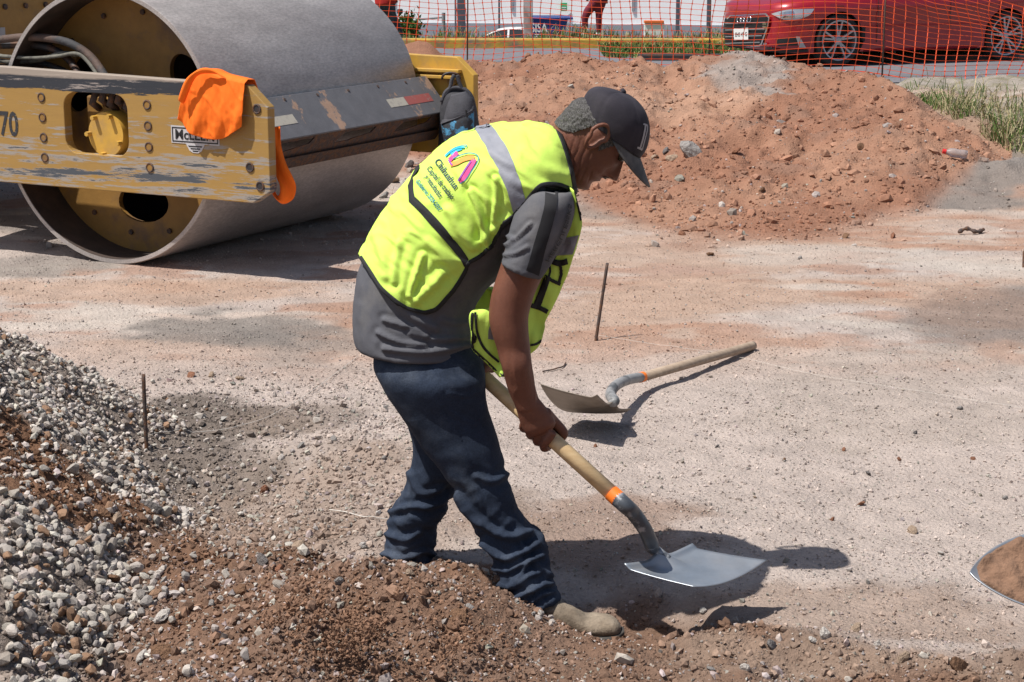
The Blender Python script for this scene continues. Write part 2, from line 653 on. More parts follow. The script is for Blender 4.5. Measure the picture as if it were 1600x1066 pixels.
def ground_colour(x, y):
    fx, fy = proj(np.stack([x, y, np.zeros_like(x)], 1))
    n1 = fbm2(x * 0.9, y * 0.9, 5, 101)
    n2 = fbm2(x * 0.55 + 3, y * 1.6, 5, 103)      # streaked along the roller's passes
    n3 = fbm2(x * 9, y * 9, 4, 107)
    n4 = fbm2(x * 2.4 + 9, y * 4.4, 5, 109)
    c = np.tile(np.array(C_DUST), (len(x), 1))
    band = sstep(6.2, 7.4, y)
    c = cblend(c, C_PINK, band * sstep(0.40, 0.60, n2) * 0.9)
    c = cblend(c, (0.36, 0.20, 0.135), band * sstep(0.52, 0.63, n4) * 0.6)
    c = cblend(c, C_GREY, band * sstep(0.54, 0.66, n1) * 0.8)
    c = cblend(c, C_PALE, band * sstep(0.60, 0.70, fbm2(x * 0.8 + 40, y * 2.4, 4, 113)) * 0.7)

    def blob(px, py, rx, ry, col, s):
        nonlocal c
        d = ((fx - px) / rx) ** 2 + ((fy - py) / ry) ** 2 + (n4 - 0.5) * 2.6 + (n3 - .5) * .8
        c = cblend(c, col, sstep(1.25, 0.45, d) * s)
    blob(110, 495, 130, 24, C_PALE, 0.75)
    blob(370, 515, 190, 26, C_GREY, 0.75)
    blob(60, 415, 150, 16, C_GREY, 0.6)
    blob(230, 455, 260, 22, C_PINK, 0.7)
    blob(430, 395, 220, 28, C_PINK, 0.5)
    blob(1130, 395, 260, 40, C_PINK, 0.75)
    blob(1230, 330, 240, 14, C_PALE, 0.4)
    blob(1060, 455, 160, 45, C_PINK, 0.75)
    blob(1310, 400, 170, 20, C_PALE, 0.55)
    blob(1530, 490, 130, 40, (0.27, 0.19, 0.15), 0.7)
    blob(1530, 300, 140, 34, C_GREY, 0.85)
    blob(980, 325, 150, 18, C_GREY, 0.5)
    blob(1560, 420, 110, 18, C_PALE, 0.6)
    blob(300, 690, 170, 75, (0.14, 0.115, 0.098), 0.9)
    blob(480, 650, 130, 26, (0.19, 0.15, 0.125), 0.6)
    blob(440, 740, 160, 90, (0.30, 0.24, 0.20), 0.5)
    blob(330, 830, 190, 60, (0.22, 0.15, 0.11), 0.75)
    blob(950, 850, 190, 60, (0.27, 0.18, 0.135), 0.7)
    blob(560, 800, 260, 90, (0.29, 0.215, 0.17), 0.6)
    blob(1350, 960, 330, 60, (0.32, 0.235, 0.185), 0.7)
    blob(1420, 620, 260, 90, (0.41, 0.345, 0.30), 0.6)
    s = soil_mask(x, y)
    c = cblend(c, C_SOIL, s * (0.80 + 0.2 * n3))
    c = cblend(c, (0.30, 0.22, 0.17), s * sstep(0.53, 0.66, n4) * sstep(0.1, 0.5, x) * 0.7)
    _, pm = pile_mask(x, y)
    c = cblend(c, C_RED, pm)
    c = cblend(c, (0.36, 0.205, 0.138), pm * sstep(0.5, 0.64, n1) * 0.8)
    c = cblend(c, (0.30, 0.26, 0.235), pm * sstep(1.0, 0.4, ((angle_px(x, y) - 1180) / 90) ** 2 + ((y - 15.3) / 1.7) ** 2 + (n4 - .5) * 2) * 0.9)
    c = cblend(c, (0.40, 0.24, 0.165), pm * sstep(1.0, 0.5, ((x - 1.3) / 0.75) ** 2 + ((y - 14.0) / 1.0) ** 2 + (n4 - .5)) * 0.9)
    c = cblend(c, (0.26, 0.17, 0.13), pm * sstep(0.62, 0.72, n4) * 0.4)
    _, gm = heap_mask(x, y)
    c = cblend(c, (0.25, 0.205, 0.175), gm)
    c = cblend(c, C_SOIL, gm * sstep(0.95, 0.45, ((x + 1.30) / 0.34) ** 2 + ((y - 4.72) / 0.36) ** 2 + (fbm2(x * 4, y * 4, 3, 301) - 0.5) * 2.2))
    # verge beyond the pile
    A = angle_px(x, y)
    v = sstep(16.5, 18.0, y) * sstep(1250, 1330, A) * (y < 24)
    c = cblend(c, (0.33, 0.29, 0.25), v)
    c = cblend(c, (0.20, 0.18, 0.12), v * sstep(0.48, 0.6, n3) * 0.8)
    c = cblend(c, (0.27, 0.23, 0.17), sstep(1385, 1440, A) * sstep(12.4, 13.5, y) * sstep(16.8, 15.8, y) * 0.7 * (1 - pm))
    c = cblend(c, C_RED, sstep(0.08, 0.2, gauss(x, y, -1.25, 21.9, 0.55, 0.5)))
    far = sstep(25.4, 25.9, y)
    c = cblend(c, (0.14, 0.15, 0.07), far)
    c = cblend(c, (0.16, 0.16, 0.17), sstep(50, 56, y))
    c = c * (0.86 + 0.28 * n3)[:, None]
    return np.clip(c, 0.01, 0.9)


ry_ = np.concatenate([np.linspace(-25, 2.4, 14), 2.7 * (3.35 / 2.7) ** np.linspace(0, 1, 14)[:-1],
                      3.35 * (20.5 / 3.35) ** np.linspace(0, 1, 640), 20.5 * (80 / 20.5) ** np.linspace(0, 1, 110)[1:],
                      np.array([95, 120, 170, 300, 700, 1500, 3000])])
uf = np.linspace(-0.33, 0.33, 571)
uo = 0.33 * (60 / 0.33) ** np.linspace(0, 1, 46)[1:]
us = np.concatenate([-uo[::-1], uf, uo])
UU, YY = np.meshgrid(us, ry_)
XX = UU * np.maximum(YY, 3.0)
gx, gy = XX.ravel(), YY.ravel()
gz = height(gx, gy)
gi = np.arange(gx.size).reshape(XX.shape)
gF = np.stack([gi[:-1, :-1], gi[:-1, 1:], gi[1:, 1:], gi[1:, :-1]], -1).reshape(-1, 4)
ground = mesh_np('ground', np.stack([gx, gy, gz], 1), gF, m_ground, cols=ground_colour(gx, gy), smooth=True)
ground['kind'] = 'structure'


def hz(x, y):
    """height of the drawn ground sheet at one point"""
    return float(height(np.array([x]), np.array([y]))[0])


def drop(px, py):
    """first crossing of the view line with the ground: a point on the terrain"""
    o = np.array([0, 0, CAM_H])
    d = np.array(ray(px, py))
    Y = np.linspace(3.0, 30, 1600)
    P = o + d[None, :] * (Y / d[1])[:, None]
    g = height(P[:, 0], P[:, 1])
    k = np.argmax(P[:, 2] < g)
    return Vector((P[k, 0], P[k, 1], g[k]))


# ------------------------------------------------------------------ asphalt road, kerb, verge
def strip(name, x0, x1, y0f, y1f, z, m, n=60, kind='structure'):
    xs = np.linspace(x0, x1, n)
    V = []
    for x in xs:
        V += [(x, y0f(x), z), (x, y1f(x), z)]
    Fc = [(2 * i, 2 * i + 2, 2 * i + 3, 2 * i + 1) for i in range(n - 1)]
    o = mesh_np(name, np.array(V), Fc, m)
    o['kind'] = kind
    return o


strip('road', -60, 60, lambda x: 19.9 + 0.12 * math.sin(x * 3) - (0.3 if x > 3 else 0), lambda x: 25.35, 0.012, m_asphalt, 200)
mb = MB()
mb.box((0, 25.42, 0.03), (110, 0.16, 0.22))
kerb = mb.obj('kerb', m_kerb, bevel=0.02)
kerb['kind'] = 'structure'
mb = MB()
mb.box((31.6, 21.75 + 1.2, 0.03), (60, 0.12, 0.13))
k2 = mb.obj('kerb', m_dark_steel, bevel=0.02)
k2['kind'] = 'structure'


# ------------------------------------------------------------------ loose stones
_ico = bmesh.new()
bmesh.ops.create_icosphere(_ico, subdivisions=1, radius=1)
ICO_V = np.array([v.co[:] for v in _ico.verts])
ICO_F = np.array([[v.index for v in f.verts] for f in _ico.faces])
_ico.free()
_ico = bmesh.new()
bmesh.ops.create_icosphere(_ico, subdivisions=2, radius=1)
ICO2_V = np.array([v.co[:] for v in _ico.verts])
ICO2_F = np.array([[v.index for v in f.verts] for f in _ico.faces])
_ico.free()
OCT_V = np.array([(1, 0, 0), (-1, 0, 0), (0, 1, 0), (0, -1, 0), (0, 0, 1), (0, 0, -1)], float)
OCT_F = np.array([(0, 2, 4), (2, 1, 4), (1, 3, 4), (3, 0, 4), (2, 0, 5), (1, 2, 5), (3, 1, 5), (0, 3, 5)])


def rots(n, rng):
    q = rng.randn(n, 4)
    q /= np.linalg.norm(q, axis=1, keepdims=True)
    w, x, y, z = q.T
    return np.stack([1 - 2 * (y * y + z * z), 2 * (x * y - z * w), 2 * (x * z + y * w),
                     2 * (x * y + z * w), 1 - 2 * (x * x + z * z), 2 * (y * z - x * w),
                     2 * (x * z - y * w), 2 * (y * z + x * w), 1 - 2 * (x * x + y * y)], 1).reshape(n, 3, 3)


def stones(C, S, cols, seed=0, base='ico', jit=0.3, flat=0.75):
    rng = np.random.RandomState(seed)
    BV, BF = {'ico': (ICO_V, ICO_F), 'ico2': (ICO2_V, ICO2_F), 'oct': (OCT_V, OCT_F)}[base]
    n = len(C)
    V = BV[None] * (1 + (rng.rand(n, len(BV), 1) - 0.5) * 2 * jit)
    if base == 'ico2':   # broad facets: flatten against random planes
        for k in range(13):
            pn = rng.randn(n, 3)
            pn /= np.linalg.norm(pn, axis=1, keepdims=True)
            dd = np.einsum('nvk,nk->nv', V, pn)
            lim = 0.58 + 0.26 * rng.rand(n, 1)
            V = V - pn[:, None, :] * np.maximum(dd - lim, 0)[..., None]
    V = V * (np.array([1, 0.82, 0.62]) * (1 + (rng.rand(n, 1, 3) - 0.5) * 0.5))
    V = np.einsum('nij,nvj->nvi', rots(n, rng), V)
    V[:, :, 2] *= flat + 0.2
    V = V * np.asarray(S)[:, None, None] * 0.5 + np.asarray(C)[:, None, :]
    Fc = (BF[None] + (np.arange(n) * len(BV))[:, None, None]).reshape(-1, 3)
    Cc = np.repeat(np.asarray(cols), len(BV), axis=0)
    return V.reshape(-1, 3), Fc, Cc


def visible_field(n, seed, y0=3.4, y1=12, a=0.30, power=1.0):
    """points scattered with density falling with distance"""
    rng = np.random.RandomState(seed)
    t = rng.rand(n) ** power
    y = y0 * (y1 / y0) ** t
    x = (rng.rand(n) * 2 - 1) * a * y
    return x, y, rng


def stone_cols(x, y, rng, grey=0.35):
    base = ground_colour(x, y)
    n = len(x)
    g = rng.rand(n) < grey
    col = base * (0.72 + 0.55 * rng.rand(n, 1))
    gcol = np.array([[0.36, 0.315, 0.285]]) * (0.62 + 0.75 * rng.rand(n, 1)) * (1 + (rng.rand(n, 3) - 0.5) * 0.12)
    return np.where(g[:, None], gcol, col)


# pebbles over the ground: small ones past counting, joined
x, y, rng = visible_field(95000, 11, 3.45, 13.0)
dens = 0.30 + 0.7 * fbm2(x * 1.8, y * 2.2, 3, 201) ** 1.2
dens = dens + soil_mask(x, y) * 0.3 + sstep(0.0, -0.6, x) * sstep(7.2, 6.0, y) * 0.5
keep = rng.rand(len(x)) < dens
x, y = x[keep], y[keep]
s = 0.0035 + 0.0075 * rng.rand(len(x)) ** 2.2 + 0.012 * (rng.rand(len(x)) ** 14)
s *= 1 + 0.6 * sstep(0.0, -0.6, x) * sstep(7.2, 6.0, y)
z = height(x, y) + s * 0.18
V, Fc, Cc = stones(np.stack([x, y, z], 1), s, stone_cols(x, y, rng, 0.3), 1, 'oct', 0.3)
pebbles = mesh_np('pebbles', V, Fc, m_stone, ground, Cc)
pebbles['kind'] = 'stuff'
# lumps of the red spoil pile
x, y, rng = visible_field(22000, 12, 9.3, 16.5, 0.30)
_, pm = pile_mask(x, y)
keep = rng.rand(len(x)) < (pm * 0.9 + 0.06)
x, y = x[keep], y[keep]
s = 0.010 + 0.024 * rng.rand(len(x)) ** 3 + 0.07 * rng.rand(len(x)) ** 26
z = height(x, y) + s * 0.1
V, Fc, Cc = stones(np.stack([x, y, z], 1), s, stone_cols(x, y, rng, 0.08), 2, 'ico', 0.25)
clods = mesh_np('soil_clods', V, Fc, m_stone, ground, Cc)
clods['kind'] = 'stuff'
# rubble and clods in the loose earth at the front and left
x, y, rng = visible_field(16000, 13, 3.45, 6.6, 0.32)
m_ = soil_mask(x, y) * 0.55 + sstep(-0.1, -0.5, x) * sstep(6.4, 5.4, y) * 0.9
keep = rng.rand(len(x)) < m_
x, y = x[keep], y[keep]
s = 0.007 + 0.020 * rng.rand(len(x)) ** 3.0 + 0.026 * rng.rand(len(x)) ** 16
z = height(x, y) + s * 0.12
V, Fc, Cc = stones(np.stack([x, y, z], 1), s, stone_cols(x, y, rng, 0.2), 3, 'ico', 0.28)
rubble = mesh_np('rubble', V, Fc, m_stone, ground, Cc)
rubble['kind'] = 'stuff'

# single larger stones, each a piece of the ground
WHT, TAN, BRN, RED, GRY, DGR = (0.52, 0.48, 0.44), (0.36, 0.27, 0.20), (0.20, 0.115, 0.07), (0.27, 0.13, 0.08), (0.30, 0.28, 0.265), (0.17, 0.155, 0.15)
single = [(1080, 243, 36, GRY), (1050, 250, 20, TAN), (1040, 238, 14, DGR), (1022, 250, 14, TAN), (1288, 1003, 27, WHT), (1270, 1008, 16, WHT),
          (1337, 987, 22, TAN), (1371, 1011, 16, WHT), (1412, 1037, 25, TAN), (1497, 1048, 40, BRN), (1345, 792, 15, RED), (1318, 705, 9, RED),
          (1425, 832, 18, TAN), (1357, 742, 12, DGR), (375, 932, 34, BRN), (437, 895, 20, RED), (410, 884, 24, DGR), (177, 917, 26, BRN),
          (222, 1029, 26, WHT), (252, 1030, 36, BRN), (253, 976, 32, WHT), (182, 822, 28, TAN), (160, 808, 30, BRN), (413, 768, 18, RED),
          (465, 861, 28, TAN), (300, 760, 22, DGR), (345, 945, 18, WHT), (330, 948, 16, GRY), (530, 912, 18, GRY), (640, 900, 20, TAN), (715, 975, 30, BRN),
          (735, 952, 16, GRY), (845, 962, 16, WHT), (862, 975, 14, WHT), (1098, 958, 16, WHT), (1150, 975, 20, WHT), (1165, 1048, 20, WHT),
          (1110, 1052, 14, GRY), (1205, 1012, 24, GRY), (330, 590, 15, TAN), (298, 590, 16, RED), (375, 595, 14, TAN), (240, 800, 28, DGR), (120, 620, 18, GRY),
          (1470, 870, 12, WHT), (1065, 368, 11, RED), (1110, 400, 14, BRN), (1320, 372, 16, BRN), (1395, 372, 14, RED), (1345, 232, 14, BRN),
          (1150, 240, 16, RED), (1190, 300, 14, BRN), (900, 300, 12, GRY), (1250, 405, 9, GRY), (600, 310, 16, GRY), (615, 285, 20, TAN),
          (640, 262, 18, DGR), (630, 290, 12, WHT), (590, 300, 12, GRY), (1225, 720, 9, BRN), (1405, 720, 10, RED), (1430, 680, 9, DGR),
          (1180, 780, 8, TAN), (1300, 815, 9, RED), (1520, 720, 9, RED), (1570, 780, 12, GRY), (1120, 700, 9, DGR), (930, 700, 8, RED),
          (945, 640, 9, DGR), (1500, 640, 10, GRY), (470, 700, 16, GRY), (520, 690, 15, GRY), (600, 720, 12, GRY), (570, 860, 14, GRY), (885, 625, 9, GRY)]
rng = np.random.RandomState(5)
variants = []
for k in range(10):
    V, Fc, _ = stones(np.zeros((1, 3)), np.array([1.0]), np.ones((1, 3)), 300 + k, 'ico2', 0.05)
    variants.append((V, Fc))
smats = {}
for (px, py, sz, c) in single:
    p = drop(px, py)
    dist = p.y
    size = sz / 2800 * dist * 1.15
    if c not in smats:
        smats[c] = mat('stone_face', c, 0.9, var=0.18, sc=3, fine=0.2, fsc=14, bump=0.6, bsc=6, spec=0.2, bdist=0.05)
    key = (rng.randint(10), c)
    nm = 'stone_shape_%d_%d' % (key[0], list(smats).index(c))
    me = bpy.data.meshes.get(nm)
    if me is None:
        V, Fc = variants[key[0]]
        me = bpy.data.meshes.new(nm)
        me.from_pydata([tuple(v) for v in V], [], [tuple(int(i) for i in f) for f in Fc])
        me.materials.append(smats[c])
    o = bpy.data.objects.new('stone', me)
    COL.objects.link(o)
    o.parent = ground
    o.location = (p.x, p.y, p.z + size * 0.15)
    o.scale = (size, size, size)
    o.rotation_euler = (0, 0, rng.rand() * 6.28)

# ------------------------------------------------------------------ gravel heap
gravel_heap = thing('gravel_heap', 'heap of pale grey crushed stone mixed with brown earth rising at the left edge', 'gravel heap', (-2.3, 4.8, 0))
N = 46000
rng = np.random.RandomState(21)
x = -3.2 + 2.75 * rng.rand(N)
y = 2.5 + 4.9 * rng.rand(N)
gh, gm = heap_mask(x, y)
A = angle_px(x, y)
p_ = gm * 0.95 + sstep(0.45, 0.0, seg_dist(x, y, (-2.32, 5.2), (-2.2, 3.85)) - 1.30) * 0.10
earth = sstep(0.95, 0.45, ((x + 1.30) / 0.34) ** 2 + ((y - 4.72) / 0.36) ** 2 + (fbm2(x * 4, y * 4, 3, 301) - 0.5) * 2.2)
keep = (rng.rand(N) < p_ * (1 - 0.80 * earth)) & (A > -60)
x, y, A = x[keep], y[keep], A[keep]
N = len(x)
s = 0.011 + 0.024 * rng.rand(N) ** 1.7 + 0.016 * rng.rand(N) ** 6
s *= 0.72 + 0.28 * sstep(5.8, 4.4, y)
z = height(x, y) + s * (0.05 + 0.4 * rng.rand(N))
tone = 0.28 + 0.25 * rng.rand(N, 1) + 0.10 * (rng.rand(N, 1) ** 5)
gcol = tone * np.array([[1.05, 0.95, 0.86]]) * (1 + (rng.rand(N, 3) - 0.5) * 0.05)
br = rng.rand(N) < 0.12
gcol[br] = np.array([0.25, 0.155, 0.10]) * (0.7 + 0.6 * rng.rand(br.sum(), 1))
C = np.stack([x, y, z], 1)
app = s / np.hypot(x, y) * (np.abs(A - 150) < 260) * (y < 5.4)
order = np.argsort(-app)
big, rest = order[:290], order[290:]
V, Fc, Cc = stones(C[rest], s[rest], gcol[rest], 5, 'ico', 0.27)
o = mesh_np('crushed_stone', V, Fc, m_stone, gravel_heap, Cc)
o['kind'] = 'stuff'
gvar = []
for k in range(24):
    V, Fc, Cc = stones(np.zeros((1, 3)), np.array([1.0]), gcol[big[k * 7]][None], 400 + k, 'ico2', 0.06)
    t = mesh_np('stone', V, Fc, m_stone, None, Cc)
    gvar.append(t.data)
    bpy.data.objects.remove(t)
hl = Vector((-2.3, 4.8, 0))
for k in big:
    o = bpy.data.objects.new('stone', gvar[rng.randint(24)])
    COL.objects.link(o)
    o.parent = gravel_heap
    o.location = Vector(C[k]) - hl + Vector((0, 0, s[k] * 0.2))
    q = s[k] * 1.12
    o.scale = (q, q, q)
    o.rotation_euler = Euler((rng.rand() * 6, rng.rand() * 6, rng.rand() * 6))

# ------------------------------------------------------------------ earth flung off the shovel
rng = np.random.RandomState(31)
N = 6500
px = 560 + 130 * rng.randn(N)
py = 985 + rng.randn(N) * 42 + (px - 560) * 0.10
px, py = px + 10 * np.round(rng.randn(N)) , py - 6 * np.round(rng.randn(N))
ok_ = fbm2(px * 0.012 - py * 0.012, (px + py) * 0.035, 3, 91) > 0.47
px, py = px[ok_], py[ok_]
keep = (px > 405) & (px < 820) & (py > 885) & ((px < 740) | (py > 975))
px, py = px[keep], py[keep]
Yd = 3.72 + 0.10 * rng.randn(len(px))
P = np.array([tuple(at(a, b, c)) for a, b, c in zip(px, py, Yd)])
g = height(P[:, 0], P[:, 1])
P[:, 2] = np.maximum(P[:, 2], g + 0.004)
s = 0.004 + 0.014 * rng.rand(len(px)) ** 2.5
cl = np.array([[0.205, 0.118, 0.076]]) * (0.8 + 0.6 * rng.rand(len(px), 1))
V, Fc, Cc = stones(P, s, cl, 8, 'oct', 0.3)
o = mesh_np('flying_soil', V, Fc, m_stone, None, Cc)
tag(o, 'loose brown earth flying off the shovel over the low mound', 'thrown soil', kind='stuff')


# ------------------------------------------------------------------ grass
def blades(name, x, y, z, hgt, wid, lean, cols, m, parent=None, rng=None):
    n = len(x)
    a = rng.rand(n) * 6.283
    la = rng.rand(n) * 6.283
    dx, dy = np.cos(a) * wid / 2, np.sin(a) * wid / 2
    L = lean * hgt * (0.3 + rng.rand(n))
    lx, ly = np.cos(la) * L, np.sin(la) * L
    b = np.stack([x, y, z], 1)
    w = np.stack([dx, dy, 0 * dx], 1)
    mid = b + np.stack([lx * 0.35, ly * 0.35, hgt * 0.6], 1)
    tip = b + np.stack([lx, ly, hgt * (1 - 0.25 * lean)], 1)
    V = np.stack([b - w, b + w, mid - w * 0.7, mid + w * 0.7, tip], 1).reshape(-1, 3)
    k = (np.arange(n) * 5)[:, None]
    T = np.concatenate([k + np.array([[0, 1, 3]]), k + np.array([[0, 3, 2]]), k + np.array([[2, 3, 4]])])
    return mesh_np(name, V, T, m, parent, np.repeat(cols, 5, axis=0))


m_grass = mat('grass_blades', (0, 0, 0), 0.8, attr=True, spec=0.2)


def gcols(n, rng, dry=0.3):
    g = np.array([[0.075, 0.135, 0.03]]) * (0.6 + 0.8 * rng.rand(n, 1))
    d = np.array([[0.33, 0.27, 0.13]]) * (0.6 + 0.7 * rng.rand(n, 1))
    return np.where((rng.rand(n) < dry)[:, None], d, g)


rng = np.random.RandomState(41)
N = 9000   # weeds on the right bank
A = 1375 + 330 * rng.rand(N)
yb = np.interp(A, [1375, 1420, 1450, 1520, 1600, 1700], [17.2, 15.6, 14.6, 13.5, 12.7, 12.2])
y = yb + (0.2 + 4.0 * rng.rand(N) ** 1.4)
x = (A - 800) * y / 2872
cl = fbm2(x * 2.5, y * 2.5, 3, 501)
keep = (rng.rand(N) < sstep(0.44, 0.6, cl) * np.clip(1.2 - (y - yb) / 3.0, 0.12, 1) + 0.03) & (y < 18.6)
x, y, cl, A = x[keep], y[keep], cl[keep], A[keep]
dry = sstep(1440, 1520, A)
cc = gcols(len(x), rng, 0.15)
dc = np.array([[0.38, 0.33, 0.19]]) * (0.6 + 0.7 * rng.rand(len(x), 1))
cc = np.where((rng.rand(len(x)) < 0.08 + dry * 0.50)[:, None], dc, cc)
o = blades('weeds', x, y, height(x, y) - 0.01, (0.03 + 0.17 * rng.rand(len(x)) ** 1.5) * (0.35 + cl * (0.8 + 0.9 * dry)), 0.008, 0.95, cc, m_grass, None, rng)
tag(o, 'green and straw coloured weeds on the bank at the right edge', 'weeds', kind='stuff')
N = 26000   # grass strip on the traffic island near the road
x = 1.2 + 16 * rng.rand(N)
y = 23.3 + 1.9 * rng.rand(N)
keep = fbm2(x * 2, y * 2, 3, 503) > 0.36
x, y = x[keep], y[keep]
o = blades('island_grass', x, y, height(x, y) * 0 + 0.01, 0.06 + 0.13 * rng.rand(len(x)), 0.014, 0.6, gcols(len(x), rng, 0.25), m_grass, None, rng)
tag(o, 'low green grass strip between the asphalt lanes behind the red car', 'grass', kind='stuff')
N = 26000   # verge beyond the yellow kerb
x = -6 + 20 * rng.rand(N)
y = 25.6 + 9 * rng.rand(N) ** 1.5
cl = fbm2(x * 0.9, y * 0.9, 3, 505)
keep = rng.rand(N) < sstep(0.35, 0.65, cl) + 0.25
x, y, cl = x[keep], y[keep], cl[keep]
o = blades('verge_grass', x, y, height(x, y), (0.05 + 0.10 * rng.rand(len(x))) * (0.4 + 2.2 * sstep(.5, .72, cl)), 0.016, 0.5, gcols(len(x), rng, 0.55), m_grass, None, rng)
tag(o, 'dry and green grass on the verge beyond the yellow kerb', 'grass', kind='stuff')

# ================================================================== ROAD ROLLER
AZ = 0.486
roller = thing('road_roller', 'yellow vibratory road roller with a big smooth steel drum and weathered side plates', 'road roller', (-1.997, 8.821, 0), -AZ)
RD, RU = Vector((math.sin(AZ), math.cos(AZ), 0)), Vector((math.cos(AZ), -math.sin(AZ), 0))
RO = Vector((-1.997, 8.821, 0))


def rl(a, b, z):
    """roller frame: a across the drum's travel, b along its axle, z up"""
    return RO + RU * a + RD * b + Vector((0, 0, z))


def rpx(px, py, b):
    r = ray(px, py)
    c = Vector((0, 0, CAM_H))
    t = ((RO - c).dot(RD) + b) / r.dot(RD)
    p = c + r * t - RO
    return p.dot(RU), p.z


m_drum = mat('scuffed_drum_steel', (0.41, 0.37, 0.35), 0.42, 0.4, col2=(0.50, 0.46, 0.435), sc=3.5, ramp=(0.35, 0.7), var=0.20, fine=0.22, fsc=110, bump=0.25, bsc=220, stretch=(1, 0.35, 1))
m_yel_dirty = mat('dusty_yellow_paint', (0.29, 0.155, 0.036), 0.6, col2=(0.15, 0.09, 0.055), sc=6, ramp=(0.52, 0.72), var=0.15, bump=0.1)
m_yel = mat('yellow_machine_paint', (0.56, 0.33, 0.055), 0.5, col2=(0.38, 0.24, 0.10), sc=5, ramp=(0.5, 0.7), var=0.1)
m_drum_in = mat('rusty_drum_inside', (0.06, 0.04, 0.032), 0.85, col2=(0.035, 0.026, 0.022), sc=5, var=0.2)

# worn paint: planks of yellow over grey metal, black band along the top
m_plate = bpy.data.materials.new('peeling_yellow_paint')
m_plate.use_nodes = True
nt = m_plate.node_tree
N_, L_ = nt.nodes, nt.links
bs = N_['Principled BSDF']
bs.inputs['Roughness'].default_value = 0.62
tc = N_.new('ShaderNodeTexCoord')
mp = N_.new('ShaderNodeMapping')
mp.inputs['Scale'].default_value = (3.2, 3.2, 34)
L_.new(tc.outputs['Object'], mp.inputs[0])


def pnoise(scale, detail=8, rough=0.7, src=None):
    n = N_.new('ShaderNodeTexNoise')
    n.inputs['Scale'].default_value = scale
    n.inputs['Detail'].default_value = detail
    n.inputs['Roughness'].default_value = rough
    L_.new(src if src else mp.outputs[0], n.inputs['Vector'])
    return n.outputs['Fac']


def mrange(v, a, b, c=0.0, d=1.0):
    n = N_.new('ShaderNodeMapRange')
    for k, q in zip((1, 2, 3, 4), (a, b, c, d)): n.inputs[k].default_value = q
    L_.new(v, n.inputs[0])
    return n.outputs[0]


def mixc(f, a, b):
    n = N_.new('ShaderNodeMix')
    n.data_type = 'RGBA'
    L_.new(f, n.inputs[0])
    for i, q in ((6, a), (7, b)):
        if isinstance(q, tuple): n.inputs[i].default_value = (*q, 1)
        else: L_.new(q, n.inputs[i])
    return n.outputs[2]


def mth(op, a, b=None):
    n = N_.new('ShaderNodeMath')
    n.operation = op
    for i, q in enumerate((a, b)):
        if q is None: continue
        if isinstance(q, (int, float)): n.inputs[i].default_value = q
        else: L_.new(q, n.inputs[i])
    return n.outputs[0]


sep = N_.new('ShaderNodeSeparateXYZ')
L_.new(tc.outputs['Object'], sep.inputs[0])
zz, xx = sep.outputs[2], sep.outputs[0]
big = pnoise(1.6, 4, 0.5, tc.outputs['Object'])
streak = pnoise(1.0, 10, 0.72)
yel = mixc(pnoise(0.5, 4), (0.42, 0.25, 0.065), (0.30, 0.175, 0.05))
lowz = mrange(zz, 0.66, 0.42, 0.0, 0.10)          # more wear towards the bottom edge
wear = mth('ADD', mth('ADD', streak, lowz), mth('MULTIPLY', mth('SUBTRACT', big, 0.5), 0.30))
c1 = mixc(mrange(wear, 0.555, 0.60), yel, (0.33, 0.29, 0.25))
c1 = mixc(mrange(mth('ADD', wear, mth('MULTIPLY', mrange(mth('ABSOLUTE', mth('SUBTRACT', zz, 0.47)), 0.06, 0.0), 0.09)), 0.665, 0.69), c1, (0.07, 0.08, 0.095))
band = mth('MULTIPLY', mrange(mth('ADD', zz, mth('MULTIPLY', mth('SUBTRACT', streak, 0.5), 0.10)), 0.858, 0.862), mrange(mth('ADD', xx, mth('MULTIPLY', big, 0.5)), 0.98, 0.88))
blk = mixc(mrange(pnoise(1.3, 10, 0.75), 0.57, 0.61), (0.028, 0.032, 0.042), (0.30, 0.26, 0.24))
c1 = mixc(band, c1, blk)
c1 = mixc(mth('MULTIPLY', mrange(mth('ADD', zz, mth('MULTIPLY', mth('SUBTRACT', streak, .5), .05)), 0.925, 0.935), 0.8), c1, (0.42, 0.35, 0.29))
c1 = mixc(mth('MULTIPLY', mrange(pnoise(2.2, 12, 0.8), 0.66, 0.70), mrange(xx, 0.3, 1.0, 0.2, 1.0)), c1, (0.10, 0.07, 0.05))
L_.new(c1, bs.inputs['Base Color'])
bp = N_.new('ShaderNodeBump')
bp.inputs['Strength'].default_value = 0.35
bp.inputs['Distance'].default_value = 0.004
L_.new(streak, bp.inputs['Height'])
L_.new(bp.outputs[0], bs.inputs['Normal'])

